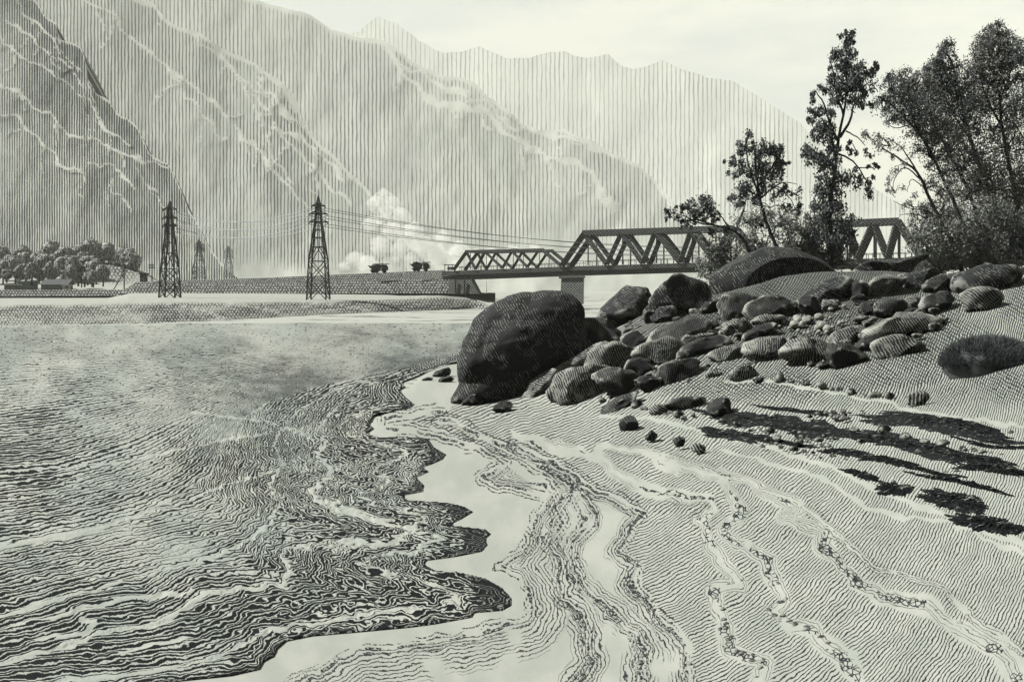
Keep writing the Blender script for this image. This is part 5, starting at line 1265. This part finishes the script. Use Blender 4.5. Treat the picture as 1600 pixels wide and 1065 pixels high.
# round trees of the left bank
def crown_mat():
    m, t = mat('tufted_crown'); o_ = t.obj(); s_ = t.sep(o_); n1 = t.noise(o_, .9, 3); n2 = t.noise(o_, 3.0, 2)
    k = t.lines(t.m('ADD', t.m('DIVIDE', s_[0], .75), t.m('MULTIPLY', n1, 2.5)), t.m('ADD', .30, t.m('MULTIPLY', t.ss(n1, .35, .65), .3)), .3)
    k = t.m('MAXIMUM', k, t.ss(n2, .55, .62))
    t.out(t.mix(k, tone(.19), ink(.03)), .9, .05); return m
M_CROWN = crown_mat()
protos = []
for k in range(5):
    root = empty('round_tree', (0, 0, 0), 'small round-crowned tree in the wood behind the houses', 'tree', 'round trees on the left bank')
    q = MB(); q.tube([(0, 0, -.5), (.05, 0, 1.2), (0, .05, 2.6)], [.28, .22, .15], 7); q.build('trunk', M_BARK, root, True)
    asp = (1.0, .85, 1.15, .75, 1.3)[k]
    me = rock_mesh('crown', (1.9, 1.8, 2.3 * asp), 600 + k, 4, .42, 0, lobes=[((.7, -.3, -.5), (1.3, 1.2, 1.3), 0), ((-.8, .1, -.4), (1.2, 1.2, 1.4), 0)])
    V_ = np.array([v.co[:] for v in me.vertices]); nrm = V_ / np.linalg.norm(V_, axis=1, keepdims=True)
    cr = link('crown', me, M_CROWN); cr.parent = root; cr.location = (0, 0, 3.4 * asp)
    # leaf tufts standing off the crown
    pts = V_[RNG.integers(0, len(V_), 420)] * RNG.uniform(.98, 1.12, (420, 1))
    lf = leaf_mesh('leaves', pts, .36, cr, M_LEAF3, .2)
    protos.append(root)
spots = []
for r_, (n_, yb0, Yr) in enumerate(((20, 442, 262), (22, 432, 300), (20, 424, 335))):
    for k in range(n_):
        px = -20 + (k + random.uniform(.2, .8)) * (185 - 12 * r_) / n_ 
        spots.append((px, yb0 + random.uniform(-2, 2) - 2 * math.sin(px / 30), Yr + random.uniform(-8, 8), random.uniform(.8, 1.15)))
for px, yb, Yr in ((146, 447, 232), (137, 444, 240), (112, 446, 236)): spots.append((px, yb, Yr, .8))
for px, yb, Yr in ((142, 410, 345), (160, 412, 346), (170, 411, 346), (182, 418, 345), (192, 420, 344), (200, 423, 343), (208, 426, 340), (152, 414, 346)): spots.append((px, yb + 3, Yr, random.uniform(.9, 1.2)))
for i, (px, yb, Yr, sc) in enumerate(spots):
    o = protos[i] if i < 5 else copy_tree(protos[i % 5])
    o.location = at(px, yb, Yr); k = Yr / F / .19; o.scale = (sc * k, sc * k, sc * k * random.uniform(.9, 1.15)); o.rotation_euler = (0, 0, random.uniform(0, 6.28))

# ------------------------------------------------------------------ drifting smoke / dust behind the trucks
def smoke():
    V = []; Fc = []
    rg = random.Random(4); Vi, Fi = ico(3); n = 0
    col = [(598, 304, 11), (588, 318, 15), (612, 316, 13), (602, 336, 17), (628, 340, 15), (582, 350, 14), (612, 362, 19), (645, 362, 16), (594, 384, 18), (630, 390, 20), (662, 384, 18), (690, 372, 14), (556, 404, 14), (648, 408, 18), (686, 400, 18), (716, 390, 16), (740, 402, 14), (612, 412, 16), (576, 412, 15), (540, 414, 10), (768, 398, 12), (800, 392, 11), (836, 388, 9), (710, 412, 14), (756, 412, 10)]
    c0 = at(630, 360, 320)
    for (px, py, r) in col:
        s = 320 / F; c = at(px, py, 320 + rg.uniform(-8, 8)) - c0
        P = Vi * (r * s) * (1 + .42 * fbm(Vi[:, 0] * 1.8 + px, Vi[:, 1] * 1.8, Vi[:, 2] * 1.8, seed=int(px), o=4))[:, None] * np.array([1, .7, .9])
        V.append(P + np.array(c)); Fc.append(Fi + n); n += len(P)
    me = mesh_np('smoke', np.concatenate(V), np.concatenate(Fc))
    m, t = mat('pale_smoke'); nn = t.n['Principled BSDF']; t.n.remove(nn)
    vol = t.n.new('ShaderNodeVolumePrincipled'); vol.inputs['Color'].default_value = (.97, .98, .9, 1); vol.inputs['Density'].default_value = .11
    t.l.new(vol.outputs[0], t.n['Material Output'].inputs['Volume'])
    link('smoke', me, m, loc=c0, kind='stuff', label='pale smoke drifting behind the dump trucks')
smoke()

# ------------------------------------------------------------------ the hazy air of the valley
def haze():
    x0, x1, y0, y1, z0, z1 = -2600.0, 2600.0, -60.0, 4300.0, -40.0, 1350.0
    V = [(x, y, z) for x in (x0, x1) for y in (y0, y1) for z in (z0, z1)]
    me = bpy.data.meshes.new('haze'); me.from_pydata(V, [], [(0, 1, 3, 2), (4, 6, 7, 5), (0, 4, 5, 1), (2, 3, 7, 6), (0, 2, 6, 4), (1, 5, 7, 3)]); me.update()
    m, t = mat('valley_haze'); t.n.remove(t.n['Principled BSDF'])
    v = t.n.new('ShaderNodeVolumePrincipled'); v.inputs['Color'].default_value = (.90, .92, .82, 1); v.inputs['Density'].default_value = .00010
    t.l.new(v.outputs[0], t.n['Material Output'].inputs['Volume'])
    o = link('haze', me, m, kind='stuff', label='thin pale haze filling the valley')
haze()
